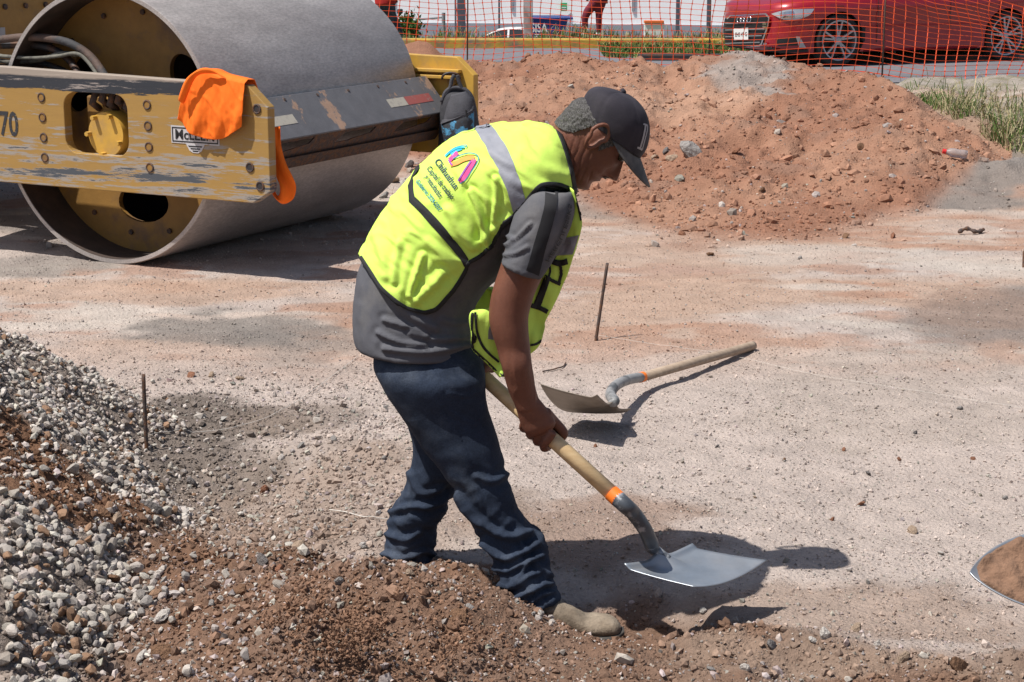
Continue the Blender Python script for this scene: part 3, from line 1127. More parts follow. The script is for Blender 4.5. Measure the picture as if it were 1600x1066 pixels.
R_, LN = 0.677, 1.87
mb = MB()
mb.lathe(rl(0, 0, R_ + 0.0), RD, [(0, R_ - 0.004), (0.008, R_), (LN - 0.008, R_), (LN, R_ - 0.004), (LN, R_ - 0.024), (0, R_ - 0.024)], 160, closed=True)
drum = mb.obj('drum_shell', m_drum, roller, auto=30)
for b_ in (0.24, LN - 0.24):
    mb = MB()
    outer = [(math.cos(t) * (R_ - 0.0245), math.sin(t) * (R_ - 0.0245)) for t in np.linspace(0, 2 * math.pi, 96, endpoint=False)]
    holes = []
    for ang in (0.56, 0.56 + 2.09, 0.56 + 4.19):
        holes.append([(math.cos(ang) * 0.40 + math.cos(t) * 0.10 * -math.sin(ang) * 1.6 + math.sin(t) * 0.10 * math.cos(ang),
                       math.sin(ang) * 0.40 + math.cos(t) * 0.10 * math.cos(ang) * 1.6 + math.sin(t) * 0.10 * math.sin(ang)) for t in np.linspace(0, 2 * math.pi, 28, endpoint=False)])
    mb.prism([outer] + holes, lambda u, v, t: rl(u, t, R_ + v), b_, b_ + 0.03)
    disc = mb.obj('drum_disc', m_yel_dirty, roller)
    if b_ < 1:
        for k in range(14):
            a_ = k * 2 * math.pi / 14 + 0.1
            mb = MB().lathe(rl(math.cos(a_) * 0.56, b_ - 0.012, R_ + math.sin(a_) * 0.56), RD, [(0, 0.0), (0, 0.014), (0.012, 0.014)], 6)
            mb.obj('bolt', m_rust, disc)
        for (q, r0) in ((0.35, 0.2), (0.15, 0.1)):
            pass
mb = MB().lathe(rl(0, 0.10, R_), RD, [(0, 0.0), (0, 0.17), (0.14, 0.22), (0.14, 0.0)], 40)
mb.obj('drum_hub', m_yel_dirty, roller, auto=30)
mb = MB().lathe(rl(0, 0.27, R_), RD, [(0, 0.16), (LN - 0.54, 0.16)], 24)
mb.obj('exciter_housing', m_drum_in, roller, auto=30)
mb = MB().lathe(rl(0, 0.004, R_), RD, [(0, R_ - 0.0255), (LN - 0.008, R_ - 0.0255)], 96)
mb.obj('drum_lining', m_drum_in, roller, auto=30)


def rrect(cx, cz, w, h, r, n=7):
    P = []
    for (sx, sz, a0) in ((1, 1, 0), (-1, 1, 90), (-1, -1, 180), (1, -1, 270)):
        for k in range(n):
            t = math.radians(a0 + 90 * k / (n - 1))
            P.append((cx + sx * (w / 2 - r) + r * math.cos(t), cz + sz * (h / 2 - r) + r * math.sin(t)))
    return P


def side_plate(b0, b1, m, hole=True, aR=1.045):
    o = [(-1.9, 0.385), (aR - 0.10, 0.385), (aR, 0.445), (aR, 0.835), (aR - 0.11, 0.932), (-0.57, 0.966), (-1.9, 0.966)]
    hl_ = [rrect(0.025, 0.708, 0.395, 0.300, 0.075)] if hole else []
    mb = MB()
    mb.prism([o] + hl_, lambda u, v, t: rl(u, t, v), b0, b1)
    return mb.obj('side_plate', m, roller, bevel=0.004)


sp1 = side_plate(-0.10, -0.045, m_plate)
sp2 = side_plate(LN + 0.10, LN + 0.155, m_yel, aR=0.975)
# motor seen through the opening
mb = MB().lathe(rl(0.045, -0.055, 0.655), RD, [(0, 0.0), (0, 0.108), (0.012, 0.112), (0.12, 0.112)], 36)
hub = mb.obj('hub_cover', m_yel, roller, auto=30)
mb = MB()
mb.box(rl(0.02, 0.06, 0.70), (0.33, 0.05, 0.26), Matrix.Rotation(-AZ, 3, 'Z'))
mb.obj('motor_mount', m_yel_dirty, roller, bevel=0.01)
for a_ in (2.2, 1.15, 3.15, 4.6, 5.9):
    mb = MB().lathe(rl(0.045 + math.cos(a_) * 0.098, -0.085, 0.655 + math.sin(a_) * 0.098), RD, [(0, 0.0), (0, 0.012), (0.035, 0.012)], 6)
    mb.obj('bolt', m_yel, hub)
for k, (x_, z_) in enumerate(((-0.06, 0.80), (0.0, 0.82), (0.05, 0.80), (0.10, 0.815), (0.15, 0.79))):
    mb = MB().tube([rl(x_, 0.03, z_ - 0.03), rl(x_, -0.02, z_), rl(x_ + 0.01, -0.01, z_ + 0.04), rl(x_ + 0.02, 0.06, z_ + 0.07)], 0.018, 10)
    mb.obj('hose_fitting', m_rust, roller, smooth=True)
# bolts on the near plate
for (x_, z_) in [(0.346 - 0.0, 0.816 - 0.1 * k) for k in range(4)] + [(-0.312, 0.824 - 0.099 * k) for k in range(4)] + [(0.985, 0.825), (0.935, 0.553), (0.99, 0.468)]:
    mb = MB()
    n_ = 20
    pr = []
    for t in np.linspace(0, 2 * math.pi, 9)[:-1]:
        pr.append((-0.101 - 0.004 * max(0, math.sin(t)) - 0.001, 0.0195 + 0.0045 * math.cos(t)))
    mb.lathe(rl(x_, 0, z_), RD, pr, n_, closed=True)
    ring = mb.obj('bolt_ring', m_rust, sp1, smooth=True)
    big_ = x_ > 0.9
    mb = MB().lathe(rl(x_, -0.103, z_), RD, [(0, 0.0), (0, 0.0165), (0.003, 0.0165)], 20)
    mb.obj('bolt_head', m_dark_steel if big_ else m_yel_dirty, sp1)
# lettering on the near plate
m_stencil = mat('stencil_paint', (0.03, 0.032, 0.038), 0.7, col2=(0.40, 0.30, 0.16), sc=30, ramp=(0.60, 0.66), stretch=(1, 1, 5))


def on_plate(name, s, x0, z0, size, m, off=0.102, sx=1.0, thick=0.0, parent=None):
    V2, F2 = text_mesh(s, 1.0)
    V = [rl(x0 + p[0] * size * sx, -off, z0 + p[1] * size) for p in V2]
    return mesh_np(name, np.array([tuple(v) for v in V]), F2, m, parent or sp1)


on_plate('number', '70', -0.60, 0.625, 0.17, m_stencil, sx=0.75)
# maker's sticker
st0 = (rpx(267, 196, -0.102)[0], rpx(267, 196, -0.102)[1])
mb = MB()
x0, z0 = rpx(267, 196, -0.102)
x1, z1 = rpx(343, 229, -0.102)
zt, zb = z0, z0 - 0.082
mb.prism([[(x0, zb), (x0 + 0.085, zb), (x0 + 0.105, zb - 0.032), (x0 + 0.125, zb - 0.042), (x0 + 0.155, zb - 0.042), (x0 + 0.175, zb - 0.032), (x0 + 0.195, zb), (x1, zb), (x1, zt), (x0, zt)]],
         lambda u, v, t: rl(u, t, v), -0.1025, -0.1005)
m_stick = mat('worn_white_sticker', (0.55, 0.54, 0.55), 0.6, col2=(0.35, 0.25, 0.15), sc=25, ramp=(0.6, 0.66))
stk = mb.obj('sticker', m_stick, sp1)


def bar(name, P, m, parent, b=-0.1035):
    V = [rl(p[0], b, p[1]) for p in P]
    return mesh_np(name, np.array([tuple(v) for v in V]), [tuple(range(len(P)))], m, parent)


e_ = 0.006
for (xa, za, xb, zb2) in ((x0 + e_, zt - e_, x1 - e_, zt - 2 * e_), (x0 + e_, zb + 2 * e_, x1 - e_, zb + e_), (x0 + e_, zt - e_, x0 + 2 * e_, zb + e_), (x1 - 2 * e_, zt - e_, x1 - e_, zb + e_)):
    bar('border_line', [(xa, za), (xb, za), (xb, zb2), (xa, zb2)], m_black, sp1, -0.1035 if abs(xb - xa) > 0.02 else -0.1038)
for k in range(3):
    bar('border_line', [(x0 + 0.098 + k * 0.012, zb - 0.008 - k * 0.011), (x0 + 0.182 - k * 0.012, zb - 0.008 - k * 0.011), (x0 + 0.178 - k * 0.012, zb - 0.014 - k * 0.011), (x0 + 0.102 + k * 0.012, zb - 0.014 - k * 0.011)], m_black, sp1)
on_plate('lettering', 'McLLEN', x0 + 0.022, zb + 0.02, 0.066, m_black, 0.104, 1.02)

# scraper beam across the drum
m_beam = mat('worn_grey_beam_paint', (0.13, 0.13, 0.14), 0.6, col2=(0.36, 0.235, 0.165), sc=5.5, ramp=(0.57, 0.60), var=0.15, fine=0.12, bump=0.1)
mb = MB()
A0, A1, Z0, Z1 = 0.69, 0.845, 0.825, 0.635
nv = Vector((Z0 - Z1, 0, A1 - A0)).normalized()
th_ = 0.012
b0, b1 = 0.01, 1.93
mb.hexa([rl(A0, b0, Z0), rl(A1, b0, Z1), rl(A1 - th_ * nv.x, b0, Z1 - th_ * nv.z), rl(A0 - th_ * nv.x, b0, Z0 - th_ * nv.z),
         rl(A0, b1, Z0), rl(A1, b1, Z1), rl(A1 - th_ * nv.x, b1, Z1 - th_ * nv.z), rl(A0 - th_ * nv.x, b1, Z0 - th_ * nv.z)])
beam = mb.obj('scraper_beam', m_beam, roller, bevel=0.003)
mb = MB()
loops = [[(b0, 0.52), (b1, 0.52), (b1, 0.628), (b0, 0.628)]]
for k in range(3):
    c_ = 0.42 + k * 0.58
    loops.append([(c_ - 0.17, 0.565), (c_ - 0.05, 0.565), (c_ + 0.17, 0.585), (c_ + 0.20, 0.615), (c_ - 0.1, 0.612)])
mb.prism(loops, lambda u, v, t: rl(t - (0.628 - v) * 0.55, u, v), 0.822, 0.812)
mb.obj('slotted_bracket', m_rust, roller)
mb = MB()
mb.hexa([rl(0.765, b0, 0.515), rl(0.79, b0, 0.53), rl(0.745, b0, 0.47), rl(0.735, b0, 0.48), rl(0.765, b1, 0.515), rl(0.79, b1, 0.53), rl(0.745, b1, 0.47), rl(0.735, b1, 0.48)])
mb.obj('scraper_blade', m_rust, roller)


def on_beam(u, b, off=0.0015):
    """u from 0 (top edge) to 1 (bottom edge)"""
    p = rl(A0 + (A1 - A0) * u, b, Z0 + (Z1 - Z0) * u)
    return p + (RU * nv.x + Vector((0, 0, nv.z))) * off


m_refr = mat('faded_red_reflector', (0.36, 0.10, 0.09), 0.5, col2=(0.30, 0.22, 0.2), sc=30, ramp=(0.55, 0.7))
m_refw = mat('faded_white_reflector', (0.46, 0.43, 0.36), 0.5, col2=(0.34, 0.30, 0.27), sc=30, ramp=(0.5, 0.7))
for (ba, bb, m_) in ((0.02, 0.26, m_refr), (0.262, 0.50, m_refw), (1.38, 1.56, m_refw), (1.562, 1.83, m_refr)):
    V = [on_beam(0.46, ba), on_beam(0.46, bb), on_beam(0.68, bb), on_beam(0.68, ba)]
    mesh_np('reflector_strip', np.array([tuple(v) for v in V]), [(0, 1, 2, 3)], m_, beam)
for k in range(5):
    c_ = on_beam(0.10, 0.52 + 0.29 * k, 0.0)
    mb = MB().lathe(c_, (RU * nv.x + Vector((0, 0, nv.z))), [(0.0035, 0.0), (0.003, 0.009), (-0.001, 0.009)], 8)
    mb.obj('bolt', m_rust, beam)
# far plate fittings
mb = MB()
for z_ in (0.865, 0.83):
    mb.hexa([rl(0.60, LN + 0.06, z_), rl(0.90, LN + 0.06, z_), rl(0.90, LN + 0.1, z_), rl(0.60, LN + 0.1, z_), rl(0.60, LN + 0.06, z_ - 0.02), rl(0.90, LN + 0.06, z_ - 0.02), rl(0.90, LN + 0.1, z_ - 0.02), rl(0.60, LN + 0.1, z_ - 0.02)])
mb.obj('plate_rib', m_yel, roller, bevel=0.004)
lug_c = rl(0.845, LN + 0.075, 0.80)
mb = MB()
mb.lathe(lug_c, RD, [(0, 0.0), (0, 0.028), (0.03, 0.028)], 16)
mb.obj('lug', m_yel_dirty, roller, auto=30)
mb = MB()
mb.tube([lug_c + Vector((0.05 * math.cos(t), -0.03, 0.02 + 0.028 * math.sin(t))) for t in np.linspace(-0.3, math.pi + 0.3, 12)], 0.007, 8)
mb.obj('hook_ring', m_dark_steel, roller, smooth=True)

# rear cross frame, tractor unit with tyres (mostly beyond the left edge)
M3 = Matrix.Rotation(-AZ, 3, 'Z')
mb = MB()
mb.box(rl(-1.15, 0.93, 0.68), (0.22, 1.96, 0.36), M3)
mb.obj('cross_frame', m_yel_dirty, roller, bevel=0.02)
mb = MB()
mb.prism([[(-1.6, 0.55), (-1.25, 0.55), (-1.25, 1.28), (-1.9, 1.42), (-4.3, 1.55), (-4.4, 0.75), (-3.5, 0.55)]], lambda u, v, t: rl(u, t, v), 0.45, 1.65)
body = mb.obj('engine_body', m_yel_dirty, roller, bevel=0.03)
mb = MB()
mb.box(rl(-2.2, 1.05, 1.60), (1.9, 1.5, 0.26), M3)
mb.obj('deck', m_black_rubber, roller, bevel=0.03)
mb = MB()
mb.box(rl(-1.215, 1.0, 1.12), (0.03, 0.95, 0.5), M3)
mb.obj('front_panel', m_yel_dirty, roller, bevel=0.01)
for k in range(5):
    c_ = rl(-1.198, 0.62 + 0.16 * k, 1.22)
    mb = MB().lathe(c_, RU, [(0.012, 0), (0.012, 0.016), (0, 0.016)], 6)
    mb.obj('bolt', m_rust, roller)
mb = MB()
mb.box(rl(-1.19, 0.50, 1.06), (0.01, 0.2, 0.10), M3)
mb.obj('data_plate', m_steel_grey, roller)
mb = MB()
for (xa, ya) in ((-1.6, 0.5), (-1.6, 1.6), (-2.9, 0.5), (-2.9, 1.6)):
    mb.box(rl(xa, ya, 2.15), (0.07, 0.07, 1.0), M3)
mb.box(rl(-2.25, 1.05, 2.68), (1.6, 1.4, 0.07), M3)
mb.obj('canopy_frame', m_yel_dirty, roller, bevel=0.01)
for b_ in (0.0, 1.75):
    prof = [(0, 0.36), (-0.02, 0.62), (0.02, 0.72), (0.1, 0.77), (0.34, 0.77), (0.42, 0.72), (0.46, 0.62), (0.44, 0.36)]
    ty = MB().lathe(rl(-3.4, b_ - 0.08, 0.77), RD, prof, 40).obj('tyre', m_black_rubber, roller, auto=35)
    MB().lathe(rl(-3.4, b_ + 0.0, 0.77), RD, [(0, 0), (0, 0.2), (-0.05, 0.36), (0.3, 0.36), (0.3, 0)], 30).obj('rim', m_yel, ty, auto=30)

# hydraulic hoses sagging in front of the drum end
m_hose = mat('dusty_hose', (0.10, 0.065, 0.052), 0.8, col2=(0.04, 0.04, 0.044), sc=9, ramp=(0.45, 0.6), var=0.3, bump=0.4)
m_hose2 = mat('grey_hose', (0.15, 0.145, 0.12), 0.8, col2=(0.06, 0.055, 0.05), sc=14, ramp=(0.5, 0.65), var=0.2)


def hose(pts, r, m, b=0.05):
    P = []
    for (px, py, *bb) in pts:
        a_, z_ = rpx(px, py, bb[0] if bb else b)
        P.append(tuple(rl(a_, bb[0] if bb else b, z_)))
    P = crom(P, 36)
    return MB().tube([Vector(p) for p in P], r, 12).obj('hydraulic_hose', m, roller, smooth=True)


hose([(-220, 130, 0.4), (-60, 70, 0.15), (0, 62), (45, 58), (90, 62), (120, 73), (145, 92), (168, 125, 0.0)], 0.020, m_hose)
hose([(-220, 140, 0.4), (-60, 75, 0.2), (10, 71), (50, 70), (85, 78), (112, 98), (125, 125, 0.02)], 0.019, m_dark_steel, 0.10)
hose([(-220, 150, 0.4), (-60, 84, 0.2), (5, 88), (50, 91), (90, 88), (120, 84), (140, 100), (158, 128, 0.0)], 0.0095, m_hose2, 0.03)
hose([(-200, 150, 0.4), (-50, 98, 0.2), (20, 97), (60, 94), (95, 84), (120, 86)], 0.012, m_hose2, 0.07)
hose([(-220, 155, 0.4), (-60, 110, 0.2), (20, 104), (70, 100), (120, 120)], 0.014, m_dark_steel, 0.12)

# ------------------------------------------------------------------ orange cloths
m_orange = mat('fluorescent_orange_cloth', (0.96, 0.17, 0.004), 0.85, var=0.05, sc=10, bump=0.15, bsc=30)


def cloth_grid(top, mid, bot, bt, bm_, bb, n=70, m=70, amp=0.006, back=None, seed=0):
    """hanging cloth on the near plate: px columns with their distance along the axle"""
    T, Mi, Bo = crom([rpx(*p, bt) for p in top], n), crom([rpx(*p, bm_) for p in mid], n), crom([rpx(*p, bb) for p in bot], n)
    V = []
    rows = []
    if back:
        for (bq, zq) in back:
            rows.append([rl(T[i][0], bq, T[i][1] + zq) for i in range(n)])
    for k in range(m + 1):
        t = k / m
        row = []
        for i in range(n):
            a = (1 - t) * (1 - t) * T[i][0] + 2 * t * (1 - t) * Mi[i][0] + t * t * Bo[i][0]
            z = T[i][1] * (1 - t) + Bo[i][1] * t
            b = (1 - t) * bt + t * bb - 0.012 * math.sin(t * math.pi)
            f = (fbm2(np.array([a * 22.0 + seed]), np.array([z * 9.0]), 3, seed)[0] - 0.5) * 2 * amp * (0.3 + t)
            cr_ = 1 - abs(2 * fbm2(np.array([a * 13.0 + z * 8 + seed]), np.array([z * 6.0 - a * 5]), 2, seed + 40)[0] - 1)
            f += amp * 0.5 * math.sin(i * 0.30 + t * 2.5) * t + (max(0, cr_ - 0.70) * 0.014)
            row.append(rl(a, b - f - 0.006 * t, z))
        rows.append(row)
    for r_ in rows: V += r_
    nr = len(rows)
    Fc = [(k * n + i, k * n + i + 1, (k + 1) * n + i + 1, (k + 1) * n + i) for k in range(nr - 1) for i in range(n - 1)]
    return V, Fc


V, Fc = cloth_grid([(302, 118), (325, 114), (345, 122), (366, 127), (382, 131)], [(282, 168), (305, 170), (335, 175), (362, 178), (382, 170)],
                   [(280, 186), (300, 207), (325, 217), (352, 215), (379, 198)], -0.118, -0.14, -0.125, amp=0.012,
                   back=[(0.02, -0.16), (0.0, -0.06), (-0.04, 0.012), (-0.09, 0.016)], seed=3)
vest1 = mesh_np('orange_cloth', np.array([tuple(v) for v in V]), Fc, m_orange, smooth=True)
so = vest1.modifiers.new('thick', 'SOLIDIFY')
so.thickness = 0.003
tag(vest1, 'bright orange cloth draped over the top of the roller side plate', 'cloth')
# puffed upper fold
P = crom([(*rpx(283, 160, -0.16), -0.16), (*rpx(296, 128, -0.165), -0.165), (*rpx(312, 114, -0.15), -0.15), (*rpx(334, 113, -0.14), -0.14), (*rpx(352, 124, -0.12), -0.12)], 24)
V = []
for i, p in enumerate(P):
    w = 0.020 + 0.006 * math.sin(i * 0.5)
    for k in range(6):
        t = k / 5 - 0.5
        V.append(rl(p[0] + t * w * 0.8, p[2] + 0.012 * math.cos(t * 3.1) * -1 + 0.02 * t, p[1] - t * w * 1.1 + 0.004))
Fc = [(i * 6 + k, i * 6 + k + 1, (i + 1) * 6 + k + 1, (i + 1) * 6 + k) for i in range(23) for k in range(5)]
o = mesh_np('cloth_fold', np.array([tuple(v) for v in V]), Fc, m_orange, vest1, smooth=True)
so = o.modifiers.new('thick', 'SOLIDIFY')
so.thickness = 0.003
# strip hanging from the plate's end
outer = [(437, 198), (439, 225), (446, 252), (456, 275), (462, 293), (457, 312), (441, 319), (427, 306), (423, 292)]
inner = [(422, 199), (423, 230), (425, 255), (432, 276), (437, 290), (437, 302), (433, 306), (429, 298), (432, 288)]
O2, I2 = crom(outer, 40), crom(inner, 40)
V = []
for i in range(40):
    for k in range(6):
        q = O2[i] + (I2[i] - O2[i]) * k / 5
        b_ = 0.03 - 0.03 * math.sin(i / 39 * math.pi) + 0.012 * math.sin(k * 1.1 + i * 0.3)
        a_, z_ = rpx(q[0], q[1], b_)
        V.append(rl(a_, b_, z_))
Fc = [(i * 6 + k, i * 6 + k + 1, (i + 1) * 6 + k + 1, (i + 1) * 6 + k) for i in range(39) for k in range(5)]
o = mesh_np('orange_strap', np.array([tuple(v) for v in V]), Fc, m_orange, smooth=True)
so = o.modifiers.new('thick', 'SOLIDIFY')
so.thickness = 0.003
tag(o, 'looped orange strip hanging beside the end of the roller side plate', 'cloth strip')

# ------------------------------------------------------------------ backpack on the far plate
YB = (rl(0.86, LN + 0.0, 0)).y
m_bp = mat('black_backpack_fabric', (0.035, 0.035, 0.042), 0.8, var=0.25, sc=20, bump=0.3, bsc=120)
m_bpg = mat('grey_backpack_fabric', (0.055, 0.055, 0.066), 0.8, var=0.2, sc=20, bump=0.3, bsc=120)
m_bpp = mat('blue_patterned_fabric', (0.03, 0.033, 0.04), 0.8, col2=(0.07, 0.27, 0.46), sc=22, ramp=(0.50, 0.56), var=0.35)
m_bpp2 = mat('pink_blotch_fabric', (0.06, 0.05, 0.055), 0.8, col2=(0.30, 0.12, 0.13), sc=16, ramp=(0.5, 0.58), var=0.35)
bpk = thing('backpack', 'black backpack with blue patterned front pocket hanging on the far yellow plate', 'backpack', tuple(at(715, 240, YB)))
V, Fc = pairloft([((700, 137), (728, 137), YB, .03), ((692, 145), (738, 147), YB, .08), ((688, 165), (744, 165), YB, .11), ((686, 190), (748, 190), YB, .12), ((685, 220), (752, 215), YB, .12), ((684, 245), (758, 240), YB, .11), ((690, 262), (752, 262), YB, .06)], 30, 36, 0.75)
bpb = mesh_np('main_compartment', V, Fc, m_bp, bpk, smooth=True)
V, Fc = pairloft([((705, 148), (728, 143), YB - .08, .02), ((698, 165), (738, 155), YB - .08, .05), ((694, 182), (741, 172), YB - .08, .07), ((692, 190), (742, 182), YB - .08, .07)], 16, 30, 0.8)
mesh_np('top_pocket', V, Fc, m_bpg, bpk, smooth=True)
V, Fc = pairloft([((690, 188), (740, 165), YB - .09, .03), ((690, 196), (741, 176), YB - .09, .062), ((692, 212), (741, 198), YB - .09, .075), ((696, 232), (742, 225), YB - .09, .07), ((702, 246), (744, 242), YB - .09, .03)], 20, 30, 0.8)
fp = mesh_np('front_pocket', V, Fc, m_bpp, bpk, smooth=True)
bv = bvh_of(V, Fc)
V, Fc = drape_ribbon([(700, 214), (706, 228), (712, 240)], [(718, 212), (722, 222), (720, 234)], bv, 0.004, 12, 5, YB)
mesh_np('pink_panel', np.array([tuple(v) for v in V]), Fc, m_bpp2, fp, smooth=True)
V, Fc = drape_line([(690, 192), (712, 184), (728, 176), (740, 168)], 5, bv, 0.008, 20, YB)
mesh_np('zip_band', np.array([tuple(v) for v in V]), Fc, m_bpg, fp, smooth=True)
MB().tube([at(728, 172, YB - .2), at(729, 178, YB - .2), at(730, 184, YB - .2)], 0.005, 6).obj('zip_pull', m_black, fp)
for pts in ([(695, 150), (703, 138), (706, 125), (710, 117)], [(722, 140), (717, 128), (714, 118)], [(690, 160), (698, 142), (712, 137), (728, 142), (740, 160)]):
    P = crom([tuple(at(px, py, YB - 0.06)) for px, py in pts], 14)
    MB().tube([Vector(p) for p in P], 0.011, 8).obj('strap', m_bpg, bpk, smooth=True)

# ================================================================== THE WORKER
m_skin = mat('tanned_skin', (0.175, 0.070, 0.044), 0.55, var=0.10, sc=18, fine=0.06, fsc=120, bump=0.25, bsc=220, sss=0.12, spec=0.35, bdist=0.003)
m_jeans = mat('dark_blue_denim', (0.026, 0.037, 0.062), 0.85, col2=(0.10, 0.12, 0.155), sc=6, ramp=(0.52, 0.82), var=0.25, fine=0.25, fsc=260, bump=0.35, bsc=350, spec=0.2, bdist=0.003)
m_shirt = mat('grey_jersey', (0.105, 0.107, 0.122), 0.85, col2=(0.165, 0.16, 0.16), sc=7, ramp=(0.5, 0.75), var=0.08, fine=0.06, fsc=300, bump=0.25, bsc=300, spec=0.2, bdist=0.002)
m_shirtblack = mat('black_jersey', (0.014, 0.014, 0.017), 0.8)
m_lime = mat('fluorescent_lime_mesh', (0.64, 0.90, 0.15), 0.85, var=0.04, sc=6, fine=0.04, fsc=400, bump=0.2, bsc=45, spec=0.25, bdist=0.006)
m_trim = mat('black_binding', (0.016, 0.017, 0.018), 0.75, bump=0.2, bsc=300)
m_tape = mat('grey_reflective_tape', (0.26, 0.27, 0.31), 0.65, 0.0, var=0.08, sc=20, bump=0.2, bsc=50)
m_cap = mat('faded_black_cap_cloth', (0.020, 0.017, 0.026), 0.85, col2=(0.034, 0.029, 0.040), sc=12, var=0.12, bump=0.3, bsc=400, bdist=0.003)
m_brim = mat('dusty_grey_brim', (0.085, 0.085, 0.085), 0.85, col2=(0.14, 0.135, 0.13), sc=25, var=0.12, bump=0.2, bsc=300)
m_boot = mat('dusty_tan_boot', (0.27, 0.22, 0.165), 0.85, col2=(0.18, 0.14, 0.10), sc=14, ramp=(0.42, 0.62), var=0.25, fine=0.15, fsc=160, bump=0.5, bsc=70)
m_sole = mat('dark_boot_sole', (0.05, 0.045, 0.04), 0.85, var=0.2, sc=20)
m_hair = mat('grey_black_hair', (0.035, 0.031, 0.03), 0.7, col2=(0.17, 0.165, 0.16), sc=420, ramp=(0.44, 0.68), var=0.35, stretch=(1.0, 1.0, 0.35), bump=0.8, bsc=420, bdist=0.004)
m_mous = mat('grey_moustache', (0.09, 0.06, 0.05), 0.8, col2=(0.2, 0.15, 0.13), sc=220, ramp=(0.5, 0.6), bump=0.6, bsc=300)
m_eye = mat('dark_eye', (0.03, 0.02, 0.015), 0.2)

YS = 4.30
worker = thing('person', 'man bending forward in lime safety vest, dark cap and jeans, digging with a shovel', 'person', (-0.02, 4.28, 0))

# ---- shovel in his hands (its line is needed by the hand)
H0, H1 = at(712, 549, 4.31), at(955, 770, 4.055)
AX = (H1 - H0).normalized()


def hpt(px):
    a, b = proj(np.array([tuple(H0), tuple(H1)]))
    t = (px - a[0]) / (a[1] - a[0])
    lo, hi = 0.0, 1.2
    for _ in range(40):
        m_ = (lo + hi) / 2
        q = proj(np.array([tuple(H0 + (H1 - H0) * m_)]))[0][0]
        if q < px: lo = m_
        else: hi = m_
    return H0 + (H1 - H0) * lo


# ---- head in its own frame: x forward, y to his left, z up; chin at z = 0
HP = [(-0.020, 0.030, -0.060, 0.034), (0.000, 0.066, -0.064, 0.044), (0.010, 0.080, -0.066, 0.050), (0.026, 0.088, -0.072, 0.057), (0.042, 0.083, -0.078, 0.061),
      (0.054, 0.088, -0.083, 0.063), (0.065, 0.086, -0.086, 0.065), (0.076, 0.090, -0.088, 0.066), (0.088, 0.087, -0.091, 0.068), (0.105, 0.086, -0.094, 0.070),
      (0.122, 0.083, -0.097, 0.073), (0.136, 0.080, -0.092, 0.073), (0.150, 0.088, -0.084, 0.072), (0.168, 0.084, -0.080, 0.070), (0.188, 0.070, -0.072, 0.064),
      (0.205, 0.050, -0.056, 0.050), (0.218, 0.026, -0.038, 0.032), (0.224, 0.004, -0.016, 0.012)]
PITCH = math.radians(54)
EAR = at(934, 212, YS)
HROT = Matrix(((math.cos(PITCH), 0, math.sin(PITCH)), (0, 1, 0), (-math.sin(PITCH), 0, math.cos(PITCH))))


def hd(x, y, z):
    return EAR + HROT @ Vector((x * 1.0, y, (z - 0.118)))


def headsurf(off=0.0, n=110, m=96):
    R = crom(HP, n)
    th = np.linspace(0, 2 * np.pi, m, endpoint=False)
    ct, st = np.cos(th), np.sin(th)
    z = np.repeat(R[:, 0][:, None], m, 1)
    c, A, w = (R[:, 1] + R[:, 2]) / 2, (R[:, 1] - R[:, 2]) / 2 + off, R[:, 3] + off
    e1 = np.sign(ct) * np.abs(ct) ** 0.86
    e2 = np.sign(st) * np.abs(st) ** 0.92
    x = c[:, None] + A[:, None] * e1
    y = w[:, None] * e2
    fr = ct[None, :] > 0
    g = lambda a, b, s_, t_: np.exp(-((y - a) / s_) ** 2 - ((z - b) / t_) ** 2)
    nose = np.interp(z, [0.078, 0.084, 0.090, 0.10, 0.125, 0.142], [0, 0.020, 0.031, 0.027, 0.012, 0.003])
    wd = np.interp(z, [0.08, 0.092, 0.11, 0.14], [0.017, 0.016, 0.010, 0.009])
    dx = nose * np.exp(-(y / wd) ** 2)
    dx = dx + 0.009 * (g(0.017, 0.089, 0.007, 0.006) + g(-0.017, 0.089, 0.007, 0.006))
    dx = dx - 0.013 * (g(0.032, 0.134, 0.015, 0.010) + g(-0.032, 0.134, 0.015, 0.010))
    dx = dx + 0.006 * (g(0.031, 0.150, 0.020, 0.006) + g(-0.031, 0.150, 0.020, 0.006))
    dx = dx + 0.005 * (g(0.031, 0.133, 0.010, 0.005) + g(-0.031, 0.133, 0.010, 0.005))
    dx = dx + 0.006 * (g(0.0, 0.073, 0.024, 0.005)) + 0.006 * g(0.0, 0.060, 0.022, 0.005) - 0.006 * g(0, 0.0665, 0.027, 0.0022)
    dx = dx + 0.004 * (g(0.045, 0.112, 0.018, 0.014) + g(-0.045, 0.112, 0.018, 0.014)) - 0.004 * (g(0.034, 0.088, 0.006, 0.016) + g(-0.034, 0.088, 0.006, 0.016))
    dx = dx + 0.005 * g(0, 0.022, 0.02, 0.012)
    x = x + np.where(fr, dx, 0)
    V = np.stack([x, y, z], -1).reshape(-1, 3)
    idx = np.arange(n * m).reshape(n, m)
    Fq = np.stack([idx[:-1], np.roll(idx[:-1], -1, 1), np.roll(idx[1:], -1, 1), idx[1:]], -1).reshape(-1, 4)
    return V, Fq, idx


def to_world(V):
    return np.array([tuple(hd(*v)) for v in V])


HV, HF, hidx = headsurf()
headV = to_world(HV)
nH = len(headV)
headF = [tuple(f) for f in HF]
headV = np.vstack([headV, tuple(hd(0, 0, -0.022)), tuple(hd(-0.006, 0, 0.225))])
for k in range(96):
    k2 = (k + 1) % 96
    headF.append((nH, hidx[0, k2], hidx[0, k]))
    headF.append((nH + 1, hidx[-1, k], hidx[-1, k2]))
skin_parts = [(headV, headF)]
